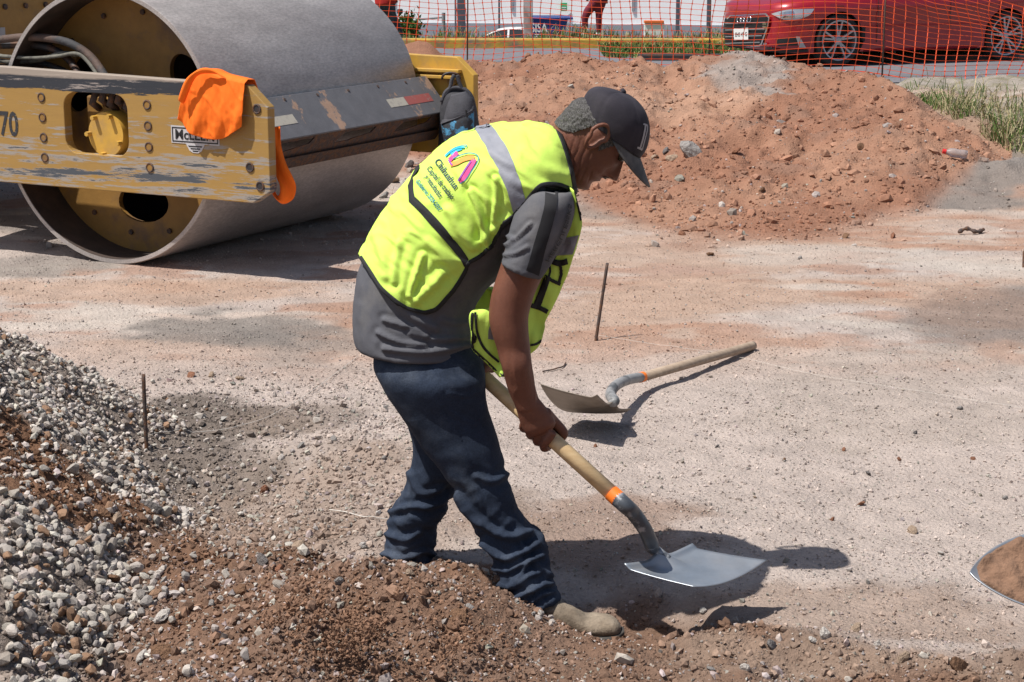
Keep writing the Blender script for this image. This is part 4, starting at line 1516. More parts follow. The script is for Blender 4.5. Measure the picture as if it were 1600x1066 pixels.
# ears
for sy in (-1, 1):
    n_, m_ = 22, 10
    V, Fc = [], []
    for i in range(n_ + 1):
        t = i / n_ * 2 * math.pi
        ex = -0.008 + 0.019 * math.cos(t) * (1.15 if math.sin(t) > 0 else 0.8) - 0.004 * math.sin(t)
        ez = 0.118 + 0.034 * math.sin(t)
        tr = 0.0055
        yo = 0.074 + 0.010 + (0.008 if math.cos(t) < 0 else -0.004) * abs(math.cos(t))
        cc_ = Vector((ex, sy * yo, ez))
        rad = Vector((math.cos(t), 0, math.sin(t)))
        for k in range(m_):
            a = 2 * math.pi * k / m_
            V.append(hd(*(cc_ + rad * tr * math.cos(a) + Vector((0, 1, 0)) * tr * math.sin(a))))
    for i in range(n_):
        for k in range(m_):
            k2 = (k + 1) % m_
            Fc.append((i * m_ + k, i * m_ + k2, (i + 1) * m_ + k2, (i + 1) * m_ + k))
    skin_parts.append((V, Fc))
    V, Fc = [], []
    for i in range(13):     # bowl of the ear
        t = i / 12 * math.pi
        for k in range(16):
            a = 2 * math.pi * k / 16
            V.append(hd(-0.008 + 0.017 * math.cos(a) * math.sin(t), sy * (0.072 + 0.007 * math.cos(t)), 0.118 + 0.031 * math.sin(a) * math.sin(t)))
    Fc = [(i * 16 + k, i * 16 + (k + 1) % 16, (i + 1) * 16 + (k + 1) % 16, (i + 1) * 16 + k) for i in range(12) for k in range(16)]
    skin_parts.append((V, Fc))

# neck: from the nape and throat down into the collar
neck = [((838, 212), (862, 300), YS, .075), ((862, 205), (884, 292), YS, .066), ((878, 196), (902, 286), YS, .060), ((893, 188), (918, 276), YS, .058), ((910, 182), (930, 262), YS, .056), ((925, 184), (940, 250), YS, .05)]
skin_parts.append(pairloft(neck, 26, 40))

# near arm (his right)
YA = 4.10
arm = [((815, 320), (888, 345), 4.13, .062), ((797, 360), (868, 385), 4.125, .060), ((783, 412), (847, 434), 4.12, .053), ((771, 448), (836, 458), 4.12, .050),
       ((765, 475), (831, 474), 4.12, .048), ((764, 500), (826, 494), 4.12, .047), ((769, 522), (826, 518), 4.12, .046), ((777, 546), (828, 538), 4.12, .042),
       ((785, 576), (831, 568), 4.11, .036), ((793, 604), (835, 598), 4.115, .030), ((802, 628), (840, 619), 4.12, .026), ((808, 642), (845, 632), 4.122, .025)]
skin_parts.append(pairloft(arm, 60, 40))
# back of the hand
HY = H0.y + (H1.y - H0.y) * 0.56 - 0.040
hand = [((804, 632), (843, 624), 4.122, .025), ((809, 648), (853, 636), (4.122 + HY) / 2, .024), ((813, 662), (862, 648), HY, .023), ((820, 676), (868, 660), HY, .021), ((826, 684), (866, 668), HY + .004, .014)]
skin_parts.append(pairloft(hand, 26, 36))
# fingers round the handle
G = hpt(846)
up = Vector((0, 0, 1))
n1 = (Vector((0, -1, 0)) - AX * Vector((0, -1, 0)).dot(AX)).normalized()      # towards the camera
n2 = AX.cross(n1).normalized()
if n2.z > 0: n2 = -n2                                                        # downwards
RH = 0.0185


def curl(c, a0, a1, r0, r1, rad, n=12):
    P = []
    for i in range(n):
        t = i / (n - 1)
        a = math.radians(a0 + (a1 - a0) * t)
        r = RH + rad[0] * 0.86
        P.append(c + (n1 * math.cos(a) + n2 * math.sin(a)) * r)
    return P


def tube_parts(P, rs, n=14):
    mb = MB()
    mb.tube(P, rs, n)
    # rounded tip
    return mb.v, mb.f


for k, (o_, le, r_) in enumerate(((-1.62, 250, .0104), (-0.55, 262, .0112), (0.53, 258, .0114), (1.6, 240, .0110))):
    c = G + AX * (o_ * 0.0222)
    P = curl(c, 0, le, 0, 0, (r_,), 16)
    P = [c + n1 * (RH + 0.012) - n2 * 0.022] + P
    kn = [r_ * 1.05] + [r_ * (1.22 if i == 0 else 1.12 if i in (0, 1, 5, 6, 10) else 1.0) * (1 - 0.16 * i / 15) for i in range(16)]
    kn[-1] *= 0.7
    V, Fc = tube_parts(P, kn)
    skin_parts.append((V, Fc))
# thumb over the top and far side, lying towards the blade
c = G + AX * 0.030
P = [at(852, 645, HY), at(862, 655, HY + .02), c - n2 * (RH + 0.013) + AX * 0.006 - n1 * 0.008, c - n2 * (RH + 0.006) + AX * 0.016 - n1 * 0.017, c - n2 * 0.006 + AX * 0.016 - n1 * (RH + 0.009)]
P = [Vector(p) for p in crom([tuple(p) for p in P], 12)]
skin_parts.append(tube_parts(P, [0.015, 0.0145, 0.014, 0.0132, 0.0125, 0.012, 0.012, 0.012, 0.0118, 0.011, 0.010, 0.007]))
# far arm (his left), reaching to the handle's upper end
farm = [((845, 300), (895, 320), 4.47, .058), ((815, 370), (862, 380), 4.51, .052), ((795, 430), (845, 430), 4.52, .046), ((780, 470), (826, 478), 4.51, .044), ((765, 500), (800, 516), 4.47, .038), ((748, 535), (777, 548), 4.42, .028), ((736, 550), (764, 566), 4.40, .025), ((722, 562), (752, 578), 4.39, .022)]
skin_parts.append(pairloft(farm, 44, 32))
G2 = hpt(742)
for k, o_ in enumerate((-1.5, -0.5, 0.5, 1.5)):
    c = G2 + AX * (o_ * 0.0205 - 0.004)
    P = [c - n2 * (RH + 0.008) - n1 * 0.03] + [c + (n1 * math.cos(math.radians(a)) + n2 * math.sin(math.radians(a))) * (RH + 0.009) for a in np.linspace(-120, 100, 12)]
    skin_parts.append(tube_parts(P, [0.0115] + [0.0105 - 0.0002 * i for i in range(12)]))
# collar-bone piece and ankles keep the figure continuous inside the clothes
torso_core = [((640, 520), (720, 520), YS, .10), ((640, 420), (740, 440), YS, .12), ((700, 300), (800, 370), YS, .14), ((780, 225), (868, 325), YS, .17), ((835, 213), (885, 305), YS, .12), ((858, 212), (888, 296), YS, .065)]
skin_parts.append(pairloft(torso_core, 40, 40))
nearleg_core = [((630, 500), (720, 500), 4.24, .07), ((640, 600), (730, 600), 4.21, .07), ((690, 700), (770, 695), 4.20, .055), ((725, 780), (790, 770), 4.20, .05), ((770, 860), (820, 845), 4.19, .045), ((806, 915), (848, 900), 4.17, .036), ((835, 945), (870, 930), 4.16, .034)]
skin_parts.append(pairloft(nearleg_core, 40, 30))
farleg_core = [((635, 500), (710, 500), 4.36, .07), ((650, 640), (720, 640), 4.42, .06), ((650, 740), (700, 740), 4.44, .05), ((625, 830), (665, 830), 4.46, .04), ((618, 890), (655, 890), 4.46, .035)]
skin_parts.append(pairloft(farleg_core, 40, 30))
V, Fc = join(skin_parts)
BVx, BFx = bake(V, Fc, 0.0030, 3, 0.5)
# veins and forearm tendons, neck creases
Nn = vnormals(BVx, BFx)
px_, py_ = proj(BVx)
fneck = (px_ > 872) & (px_ < 925) & (py_ > 210) & (py_ < 290)
cr = np.abs(np.sin((px_ * 0.86 + py_ * 0.30) * 0.34 + 2 * fbm3(BVx, (30, 30, 30), 2, 3)))
BVx = BVx - Nn * (0.0022 * (1 - cr) ** 3 * fneck * sstep(872, 880, px_) * sstep(210, 220, py_) * sstep(290, 280, py_))[:, None]
farm_m = (px_ > 740) * (px_ < 850) * sstep(515, 560, py_) * sstep(650, 615, py_)
vv = 1 - np.abs(2 * fbm3(BVx, (30, 30, 9), 2, 9) - 1)
BVx = BVx + Nn * (0.0014 * sstep(0.80, 1.0, vv) * farm_m)[:, None]
body_o = mesh_np('body', BVx, BFx, m_skin, worker, smooth=True)

# ---- eyes, eyebrows, moustache, hair
for sy in (-1, 1):
    mb = MB()
    c = hd(0.071, sy * 0.032, 0.134)
    mb.lathe(c, HROT @ Vector((1, 0, 0)), [(-0.010, 0.006), (0, 0.0105), (0.007, 0.0075), (0.0098, 0.0028), (0.0102, 0.0)], 16)
    mb.obj('eye', m_eye, worker, smooth=True)
hs_bvh = bvh_of(headV, headF)


def head_patch(name, poly, offv, m, amp=0.0, sides=(-1, 1), full=False):
    """surface raised off the head, kept where (x, z) lies inside the outline"""
    V, Fq, idx = headsurf(0.0, 150, 160)
    a, b = V[:, 0], V[:, 2]
    cx, cz = V[Fq].mean(1)[:, 0], V[Fq].mean(1)[:, 2]
    keep = inpoly(cx, cz, poly)
    N_l = vnormals(V, Fq)
    d = offv + amp * (fbm3(V, (260, 260, 120), 3, 4) - 0.3)
    ctr = np.array([0, 0, 0.11])
    sgn = np.sign(np.sum(N_l * (V - ctr), 1))[:, None]
    V2 = V + N_l * sgn * d[:, None] if hasattr(d, '__len__') else V + N_l * sgn * d
    F2 = Fq[keep]
    used, inv = np.unique(F2, return_inverse=True)
    return mesh_np(name, to_world(V2[used]), inv.reshape(F2.shape), m, worker, smooth=True)


head_patch('hair', [(-0.13, 0.050), (-0.075, 0.055), (-0.058, 0.064), (-0.045, 0.080), (-0.036, 0.115), (-0.026, 0.150), (0.006, 0.152), (0.010, 0.112), (0.022, 0.100), (0.032, 0.140), (0.040, 0.170), (0.0, 0.176), (-0.071, 0.160), (-0.13, 0.150)], 0.003, m_hair, 0.008)
V = []
for i in range(13):
    y_ = -0.026 + 0.052 * i / 12
    for z_ in (0.0735, 0.0775, 0.0815):
        o_, d_ = hd(0.16, y_, z_ - 0.004 * abs(y_ / 0.026)), (HROT @ Vector((-1, 0, 0)))
        h_ = hs_bvh.ray_cast(o_, d_)[0] or hd(0.09, y_, z_)
        V.append(h_ - d_ * 0.0025)
mesh_np('moustache', np.array([tuple(v) for v in V]), [(i * 3 + k, i * 3 + k + 1, i * 3 + k + 4, i * 3 + k + 3) for i in range(12) for k in range(2)], m_mous, worker, smooth=True)
for sy in (-1, 1):
    V = []
    for i in range(8):
        y_ = sy * (0.014 + 0.034 * i / 7)
        for z_ in (0.1465, 0.1525):
            o_, d_ = hd(0.16, y_, z_ + 0.004 * math.sin(i / 7 * 3.1)), (HROT @ Vector((-1, 0, 0)))
            h_ = hs_bvh.ray_cast(o_, d_)[0] or hd(0.09, y_, z_)
            V.append(h_ - d_ * 0.002)
    mesh_np('eyebrow', np.array([tuple(v) for v in V]), [(i * 2, i * 2 + 1, i * 2 + 3, i * 2 + 2) for i in range(7)], m_mous, worker, smooth=True)

# ---- cap
cap = [((907, 177), (1001, 246), YS, .084), ((908, 166), (1010, 232), YS, .089), ((913, 152), (1015, 212), YS, .091), ((920, 141), (1015, 193), YS, .088), ((931, 136), (1009, 174), YS, .078), ((946, 137), (998, 159), YS, .056), ((963, 141), (985, 149), YS, .024)]
V, Fc = pairloft(cap, 50, 96, 0.92)
V = np.array(V)
tt = np.arange(50 * 96) // 96
ph = (np.arange(50 * 96) % 96) / 96 * 2 * np.pi
seam = np.exp(-((np.mod(ph + np.pi / 6, np.pi / 3) - np.pi / 6) / 0.05) ** 2)
Nn = vnormals(V[:50 * 96], np.array([f for f in Fc if len(f) == 4]))
V[:50 * 96] += Nn * (-0.0014 * seam + 0.004 * (fbm3(V[:50 * 96], (22, 22, 22), 2, 6) - 0.5))[:, None]
capo = mesh_np('cap', V, Fc, m_cap, worker, smooth=True)
capb = bvh_of(V, Fc)
MB().lathe(at(974, 143, YS), (HROT @ Vector((0.0, 0, 1))), [(0.006, 0.0), (0.005, 0.006), (0.0, 0.008), (-0.004, 0.008)], 14).obj('button', m_cap, capo, smooth=True)
# brim
rim_c = (at(907, 177, YS) + at(1001, 246, YS)) / 2
rim_A = (at(1001, 246, YS) - at(907, 177, YS)) / 2
bdir = (at(1014, 284, YS) - at(1001, 246, YS)).normalized()
fwd = rim_A.normalized()
V = []
nb, mbm = 33, 9
for i in range(nb):
    t = -1 + 2 * i / (nb - 1)
    ang = t * math.radians(82)
    root = rim_c + rim_A * (math.cos(ang) * 0.985) + Vector((0, math.sin(ang) * 0.081, 0))
    ln = 0.074 * (1 - abs(t) ** 2.6) ** 0.5 + 0.002
    for k in range(mbm):
        u = k / (mbm - 1)
        p = root + bdir * (ln * u)
        p += fwd * (-0.016 * t * t * u)
        V.append(p)
Fc = [(i * mbm + k, i * mbm + k + 1, (i + 1) * mbm + k + 1, (i + 1) * mbm + k) for i in range(nb - 1) for k in range(mbm - 1)]
o = mesh_np('brim', np.array([tuple(v) for v in V]), Fc, m_brim, capo, smooth=True)
so = o.modifiers.new('thick', 'SOLIDIFY')
so.thickness = 0.0035
# emblem on the cap front
m_emb = mat('pale_embroidery', (0.42, 0.41, 0.43), 0.8, bump=0.4, bsc=500)
for pts, w in (([(1008, 195), (1007, 203), (1004, 217), (999.5, 232)], 2.6), ([(1004.5, 194), (1008, 195), (1011, 196.5)], 2.6), ([(995.5, 230), (999.5, 232), (1003, 234)], 3.0), ([(1011, 197), (1010, 206), (1006.5, 220), (1003, 233)], 1.5)):
    V, Fc = drape_line(pts, w, capb, 0.0015, 16, YS, 2)
    mesh_np('emblem', np.array([tuple(v) for v in V]), Fc, m_emb, capo)

# ---- jeans
nl = [((600, 500), (730, 495), 4.28, .11), ((590, 535), (742, 530), 4.275, .125), ((583, 568), (753, 565), 4.25, .128), ((595, 600), (758, 585), 4.225, .115), ((622, 645), (760, 625), 4.215, .092), ((654, 690), (774, 672), 4.21, .082),
      ((685, 732), (788, 722), 4.205, .078), ((707, 766), (797, 760), 4.20, .073), ((729, 800), (805, 793), 4.20, .070), ((745, 832), (822, 812), 4.195, .070), ((758, 858), (848, 838), 4.19, .070),
      ((771, 884), (857, 868), 4.18, .068), ((780, 910), (864, 893), 4.17, .066), ((786, 930), (870, 914), 4.165, .064), ((812, 950), (876, 934), 4.155, .060)]
fl = [((600, 520), (735, 520), 4.36, .12), ((618, 600), (742, 600), 4.39, .10), ((637, 660), (742, 655), 4.42, .085), ((645, 700), (738, 712), 4.43, .078), ((640, 730), (722, 748), 4.44, .074), ((627, 770), (708, 775), 4.45, .070),
      ((609, 800), (700, 797), 4.455, .070), ((605, 830), (684, 822), 4.46, .066), ((600, 858), (680, 850), 4.46, .064), ((598, 885), (678, 878), 4.46, .062), ((600, 905), (676, 900), 4.46, .06)]
V, Fc = join([pairloft(nl, 70, 56), pairloft(fl, 60, 48)])
JV, JF = bake(V, Fc, 0.0055, 6, 0.5)
Nn = vnormals(JV, JF)
jx, jy = proj(JV)


def fold_px(pts, w, amp, X, Yp, side):
    """raised crease running along a polyline"""
    P = crom(pts, 40)
    d = np.full(X.shape, 1e9)
    for i in range(len(P) - 1):
        d = np.minimum(d, seg_dist(X, Yp, P[i], P[i + 1]))
    L_ = np.hypot(*(P[0] - P[-1]))
    return amp * (np.exp(-(d / w) ** 2) - 0.55 * np.exp(-((d - 1.9 * w) / (1.2 * w)) ** 2)) * side


near = (Nn[:, 1] < 0.35) * 1.0
disp = (fbm3(JV, (11, 11, 15), 2, 2) - 0.5) * 0.012
zlow = sstep(0.42, 0.15, JV[:, 2])
rg = 1 - np.abs(2 * fbm3(JV @ np.array([[0.8, 0, 0.6], [0, 1, 0], [-0.6, 0, 0.8]]), (11, 11, 30), 3, 12) - 1)
disp += zlow * (np.maximum(rg, 0.6) - 0.72) * 0.015
rg2 = 1 - np.abs(2 * fbm3(JV @ np.array([[0.8, 0, -0.6], [0, 1, 0], [0.6, 0, 0.8]]), (9, 9, 24), 3, 15) - 1)
disp += (0.12 + 0.55 * zlow) * (np.maximum(rg2, 0.6) - 0.72) * 0.014
for pts, w, a in (([(745, 745), (770, 752), (792, 741)], 5, .007), ([(712, 775), (745, 812), (790, 838), (828, 832)], 6, .011), ([(757, 848), (785, 872), (815, 865), (838, 850)], 5, .010),
                  ([(765, 885), (790, 892), (822, 878), (846, 868)], 4, .009), ([(776, 912), (800, 918), (825, 900), (842, 895)], 4, .009), ([(818, 850), (838, 880), (862, 900)], 4, .007), ([(800, 935), (826, 925), (842, 916), (862, 912)], 4, .008),
                  ([(828, 875), (812, 900), (800, 912)], 3.5, .008), ([(832, 940), (846, 930), (864, 924)], 3.5, .007),
                  ([(612, 800), (640, 792), (675, 790), (700, 778)], 4.5, .010), ([(606, 835), (632, 842), (655, 832)], 5, .008), ([(602, 866), (630, 872), (660, 862), (676, 866)], 4, .009), ([(640, 740), (655, 770), (690, 765)], 5, .006),
                  ([(700, 615), (725, 618), (748, 612)], 3, .002), ([(700, 640), (722, 655), (742, 664)], 3, .002)):
    disp += fold_px(pts, w, a, jx, jy, near)
# outer seam line down the near leg
sd = np.full(jx.shape, 1e9)
sp_ = crom([(668, 590), (700, 650), (728, 700), (748, 750), (760, 800)], 20)
for i in range(19): sd = np.minimum(sd, seg_dist(jx, jy, sp_[i], sp_[i + 1]))
disp += -0.0025 * np.exp(-(sd / 1.6) ** 2) * near
JV = JV + Nn * disp[:, None]
mesh_np('jeans', JV, JF, m_jeans, worker, smooth=True)

# ---- boots
for (tag_, heel, toe, yh, ytoe, zb) in (('near', None, None, 4.16, 4.12, 0), ):
    bt = [((838, 925), (838, 968), 4.16, .036), ((858, 930), (852, 975), 4.15, .038), ((880, 942), (874, 982), 4.135, .038), ((903, 954), (900, 987), 4.125, .037), ((918, 961), (917, 989), 4.12, .040), ((935, 962), (936, 990), 4.115, .045), ((952, 964), (953, 990), 4.11, .043), ((963, 969), (964, 989), 4.105, .033), ((970, 977), (970, 987), 4.10, .012)]
    V, Fc = pairloft(bt, 50, 40, 0.85)
    V = np.array(V)
    q = fbm3(V, (40, 40, 40), 3, 5)
    V[:, 2] += (q - 0.5) * 0.006
    boot = mesh_np('boot', V, Fc, m_boot, worker, smooth=True)
    sl = [((846, 966), (846, 977), 4.155, .040), ((880, 979), (880, 988), 4.135, .044), ((925, 984), (925, 993), 4.118, .048), ((955, 984), (956, 993), 4.108, .046), ((975, 982), (975, 990), 4.10, .016)]
    V, Fc = pairloft(sl, 30, 32, 0.6)
    mesh_np('sole', V, Fc, m_sole, boot, smooth=True)
bt = [((596, 880), (600, 916), 4.47, .034), ((620, 872), (622, 918), 4.46, .04), ((650, 880), (652, 920), 4.44, .042), ((680, 895), (682, 922), 4.42, .044), ((705, 905), (705, 922), 4.40, .03)]
V, Fc = pairloft(bt, 36, 36, 0.85)
boot = mesh_np('boot', V, Fc, m_boot, worker, smooth=True)

# ---- shirt
ts = [((557, 540), (744, 548), YS, .176), ((552, 530), (749, 542), YS, .180), ((550, 500), (746, 520), YS, .176), ((553, 460), (740, 498), YS, .168), ((562, 415), (745, 475), YS, .160), ((590, 362), (765, 448), YS, .158),
      ((628, 308), (790, 425), YS, .160), ((668, 262), (815, 398), YS, .170), ((715, 228), (838, 375), YS, .185), ((765, 212), (862, 350), YS, .200), ((812, 208), (882, 325), YS, .180), ((845, 212), (892, 308), YS, .125), ((862, 214), (895, 298), YS, .078)]
slv = [((835, 300), (885, 300), 4.18, .05), ((829, 292), (893, 300), 4.14, .066), ((820, 306), (898, 326), 4.12, .072), ((806, 332), (890, 362), 4.11, .070), ((793, 366), (871, 396), 4.105, .066), ((786, 392), (858, 418), 4.10, .064), ((782, 411), (848, 436), 4.10, .0635)]
slv2 = [((845, 300), (890, 300), 4.42, .05), ((835, 300), (895, 315), 4.46, .066), ((815, 360), (870, 375), 4.50, .064), ((803, 395), (858, 405), 4.51, .060)]
V, Fc = join([pairloft(ts, 80, 72), pairloft(slv, 44, 48), pairloft(slv2, 30, 36)])
SV, SF = bake(V, Fc, 0.0055, 4, 0.5)
Nn = vnormals(SV, SF)
sx, sy_ = proj(SV)
near = (Nn[:, 1] < 0.3) * 1.0
disp = (fbm3(SV, (11, 11, 20), 3, 7) - 0.5) * 0.008
for pts, w, a in (([(640, 520), (665, 528), (700, 530), (735, 528)], 3.5, .006), ([(600, 545), (650, 550), (690, 548), (735, 538)], 4.5, .008), ([(600, 500), (640, 512), (668, 524)], 4, .007), ([(590, 520), (625, 536), (665, 540)], 4, .006),
                  ([(690, 500), (712, 505), (740, 502)], 4, .004), ([(620, 470), (650, 500), (680, 512)], 7, .006), ([(790, 382), (806, 372), (828, 350)], 3, .005), ([(788, 398), (805, 396), (824, 386)], 3, .005), ([(787, 358), (790, 368), (800, 372)], 3, .004)):
    disp += fold_px(pts, w, a, sx, sy_, near)
hem = np.exp(-((sy_ - (408 + (sx - 784) * 0.36)) / 1.5) ** 2) * (sx < 852) * (sx > 778) * near
SV = SV + Nn * (disp - 0.0015 * hem)[:, None]
shirt = mesh_np('shirt', SV, SF, m_shirt, worker, smooth=True)
sb = bvh_of(SV, SF)
V, Fc = drape_ribbon([(852, 292), (851, 320), (845, 345), (837, 372), (829, 400), (822, 423)], [(872, 296), (869, 325), (862, 355), (853, 385), (846, 412), (841, 431)], sb, 0.0022, 36, 5, 4.1)
mesh_np('sleeve_stripe', np.array([tuple(v) for v in V]), Fc, m_shirtblack, shirt, smooth=True)


def drape_text(name, s, p0, p1, hgt, bvh, off, m, parent, Y=4.2, flip=False, bow=0.0, p2=None):
    """lettering whose baseline runs from p0 to p1 (px), draped on a surface as flat print"""
    V2, F2 = text_mesh(s, 1.0)
    me = bpy.data.meshes.new('t')
    me.from_pydata([(*v, 0) for v in V2], [], F2)
    bm = bmesh.new()
    bm.from_mesh(me)
    bmesh.ops.subdivide_edges(bm, edges=[e for e in bm.edges if e.calc_length() > 0.25], cuts=1)
    V2 = np.array([v.co[:2] for v in bm.verts])
    bm.verts.index_update()
    F2 = [tuple(v.index for v in f.verts) for f in bm.faces]
    bm.free()
    W = V2[:, 0].max()
    d = np.array(p1, float) - np.array(p0, float)
    L = np.hypot(*d)
    d /= L
    nn = np.array([d[1], -d[0]]) * (-1 if flip else 1)
    Vo = []
    for v in V2:
        t = v[0] / W
        q = np.array(p0, float) + d * L * t + nn * (v[1] * hgt + bow * 4 * t * (1 - t))
        Vo.append(tuple(cast(q[0], q[1], bvh, off, Y)[0]))
    return mesh_np(name, np.array(Vo), F2, m, parent)


m_print = mat('dark_print', (0.03, 0.03, 0.035), 0.7)
drape_text('lettering', 'HERCULESSKS', (851, 408), (888, 318), 9.0, sb, Vector((0.1, -1, 0.2)) * 0.0045, m_print, shirt, 4.1, True, 7)

# ---- safety vest: shell over the torso, cut along the binding
vr = [((543, 452), (672, 548), YS, .176), ((556, 412), (700, 515), YS, .176), ((572, 378), (725, 492), YS, .172), ((597, 335), (755, 466), YS, .168), ((628, 290), (788, 440), YS, .170), ((668, 248), (818, 412), YS, .180),
      ((715, 214), (846, 385), YS, .198), ((765, 198), (874, 358), YS, .214), ((812, 193), (895, 332), YS, .206), ((850, 196), (903, 312), YS, .160), ((872, 204), (905, 298), YS, .112), ((884, 210), (905, 292), YS, .09)]
NV, MV = 260, 300
V, _ = pairloft(vr, NV, MV, 0.95, cap=False)
idx = np.arange(NV * MV).reshape(NV, MV)
VF = np.stack([idx[:-1], np.roll(idx[:-1], -1, 1), np.roll(idx[1:], -1, 1), idx[1:]], -1).reshape(-1, 4)
Nn = vnormals(V, VF)
if np.mean(Nn[:, 1] * (V[:, 1] - YS)) < 0: Nn = -Nn
vx, vy = proj(V)
near = (V[:, 1] < YS) * 1.0
wr = 1 - np.abs(2 * fbm3(V @ np.array([[0.8, 0, 0.6], [0, 1, 0], [-0.6, 0, 0.8]]), (7, 7, 20), 3, 23) - 1)
disp = (fbm3(V, (9, 9, 9), 3, 17) - 0.5) * 0.008 + (fbm3(V, (30, 30, 24), 2, 19) - 0.5) * 0.0025 + (sstep(0.72, 1.0, wr) - 0.3) * 0.0045
for pts, w, a in (([(735, 300), (748, 330), (758, 370), (764, 392)], 4.5, .011), ([(775, 280), (776, 310), (772, 345)], 4, .008), ([(700, 330), (720, 360), (738, 385)], 7, .006), ([(795, 342), (770, 358), (752, 380)], 6, .007),
                  ([(660, 400), (650, 430), (640, 462)], 4.5, .007), ([(690, 430), (672, 448), (648, 470)], 7, .008), ([(625, 380), (618, 410), (616, 440)], 5, .006), ([(705, 420), (690, 400), (668, 380)], 8, .005),
                  ([(590, 370), (600, 400), (605, 430)], 8, .006), ([(820, 240), (850, 262), (885, 275)], 9, .005), ([(690, 260), (705, 300), (712, 330)], 9, .004)):
    disp += fold_px(pts, w, a, vx, vy, near)
V = V + Nn * disp[:, None]
full_bvh = bvh_of(V, VF)
edge = [(561, 398), (563, 392), (592, 350), (620, 305), (650, 262), (690, 225), (730, 203), (765, 190), (812, 184), (862, 188), (868, 200), (876, 216), (884, 242), (892, 270), (897, 302),
        (890, 296), (880, 291), (868, 288), (854, 288), (843, 291), (832, 302), (821, 316), (805, 334), (795, 344), (786, 352), (776, 370), (768, 384), (750, 400), (732, 411), (727, 423), (712, 448), (697, 466), (683, 481), (672, 486), (661, 487.5), (645, 484), (629, 478), (611, 464), (594, 448), (577, 422)]
# outline in the plane of the figure; the far side mirrors the near side
Vm = V.copy()
far_ = Vm[:, 1] > YS
Vm[far_, 1] = 2 * YS - Vm[far_, 1]
mx_, my_ = proj(Vm)
cxm, cym = mx_[VF].mean(1), my_[VF].mean(1)
# outline pushed outwards along the spine side so the whole back is covered
edge_cover = [(p[0] - 25, p[1] - 40) if (p[1] < 400 and i in range(1, 11)) else p for i, p in enumerate(edge)]
keep = inpoly(cxm, cym, edge_cover)
Fk = VF[keep]
used, inv = np.unique(Fk, return_inverse=True)
vest = mesh_np('safety_vest', V[used], inv.reshape(Fk.shape), m_lime, worker, smooth=True)
so = vest.modifiers.new('thick', 'SOLIDIFY')
so.thickness = 0.003
so.offset = 0


def mirror(P):
    P = np.array([tuple(p) for p in P])
    P[:, 1] = 2 * YS - P[:, 1]
    return P


arm_edge = [(868, 196), (872, 206), (880, 226), (888, 252), (894, 278), (897, 302), (890, 296), (880, 291), (868, 288), (854, 288), (843, 291), (832, 302), (821, 316), (805, 334), (795, 344), (786, 352), (776, 370), (768, 384), (750, 400), (732, 411), (727, 423), (712, 448), (697, 466), (683, 481), (672, 486), (661, 487.5), (645, 484), (629, 478), (611, 464), (594, 448), (577, 422), (564, 402)]
V_, F_ = drape_line(arm_edge, 6.0, full_bvh, 0.0035, 260, YS, 3)
for k, VV in enumerate((np.array([tuple(v) for v in V_]), mirror(V_))):
    o = mesh_np('binding', VV, F_, m_trim, vest, smooth=True)
    so = o.modifiers.new('thick', 'SOLIDIFY')
    so.thickness = 0.003
for name, Lp, Rp, m_ in (('reflective_tape', [(742, 203), (752, 218), (765, 240), (781, 270), (795, 303), (803, 336)], [(764, 194), (778, 210), (792, 232), (805, 262), (815, 290), (822, 316)], m_tape),
                         ('black_band', [(640, 316), (662, 338), (690, 370), (712, 396), (726, 416)], [(649, 307), (670, 328), (698, 360), (720, 387), (732, 405)], m_trim)):
    V_, F_ = drape_ribbon(Lp, Rp, full_bvh, 0.0032, 50, 8, YS)
    VV = np.array([tuple(v) for v in V_])
    a_ = mesh_np(name, VV, F_, m_, vest, smooth=True)
    mesh_np(name, mirror(V_), F_, m_, vest, smooth=True)
    # the band crosses the spine
    r0, r1 = VV[0:9], mirror(V_)[0:9]
    n_ = 16
    BR = []
    for i in range(n_ + 1):
        t = i / n_
        for k in range(9):
            P0, P1 = r0[k], r1[k]
            q = P0 * (1 - t) + P1 * t
            h_, nr_, _, _ = full_bvh.find_nearest(Vector(q) + Vector((-0.05, 0, 0.12)) * math.sin(t * math.pi))
            s_ = 1 if nr_.dot(Vector((-0.4, 0, 0.9))) > 0 else -1
            BR.append(tuple(h_ + nr_ * 0.0032 * s_))
    Fb = [(i * 9 + k, i * 9 + k + 1, (i + 1) * 9 + k + 1, (i + 1) * 9 + k) for i in range(n_) for k in range(8)]
    mesh_np(name, np.array(BR), Fb, m_, vest, smooth=True)

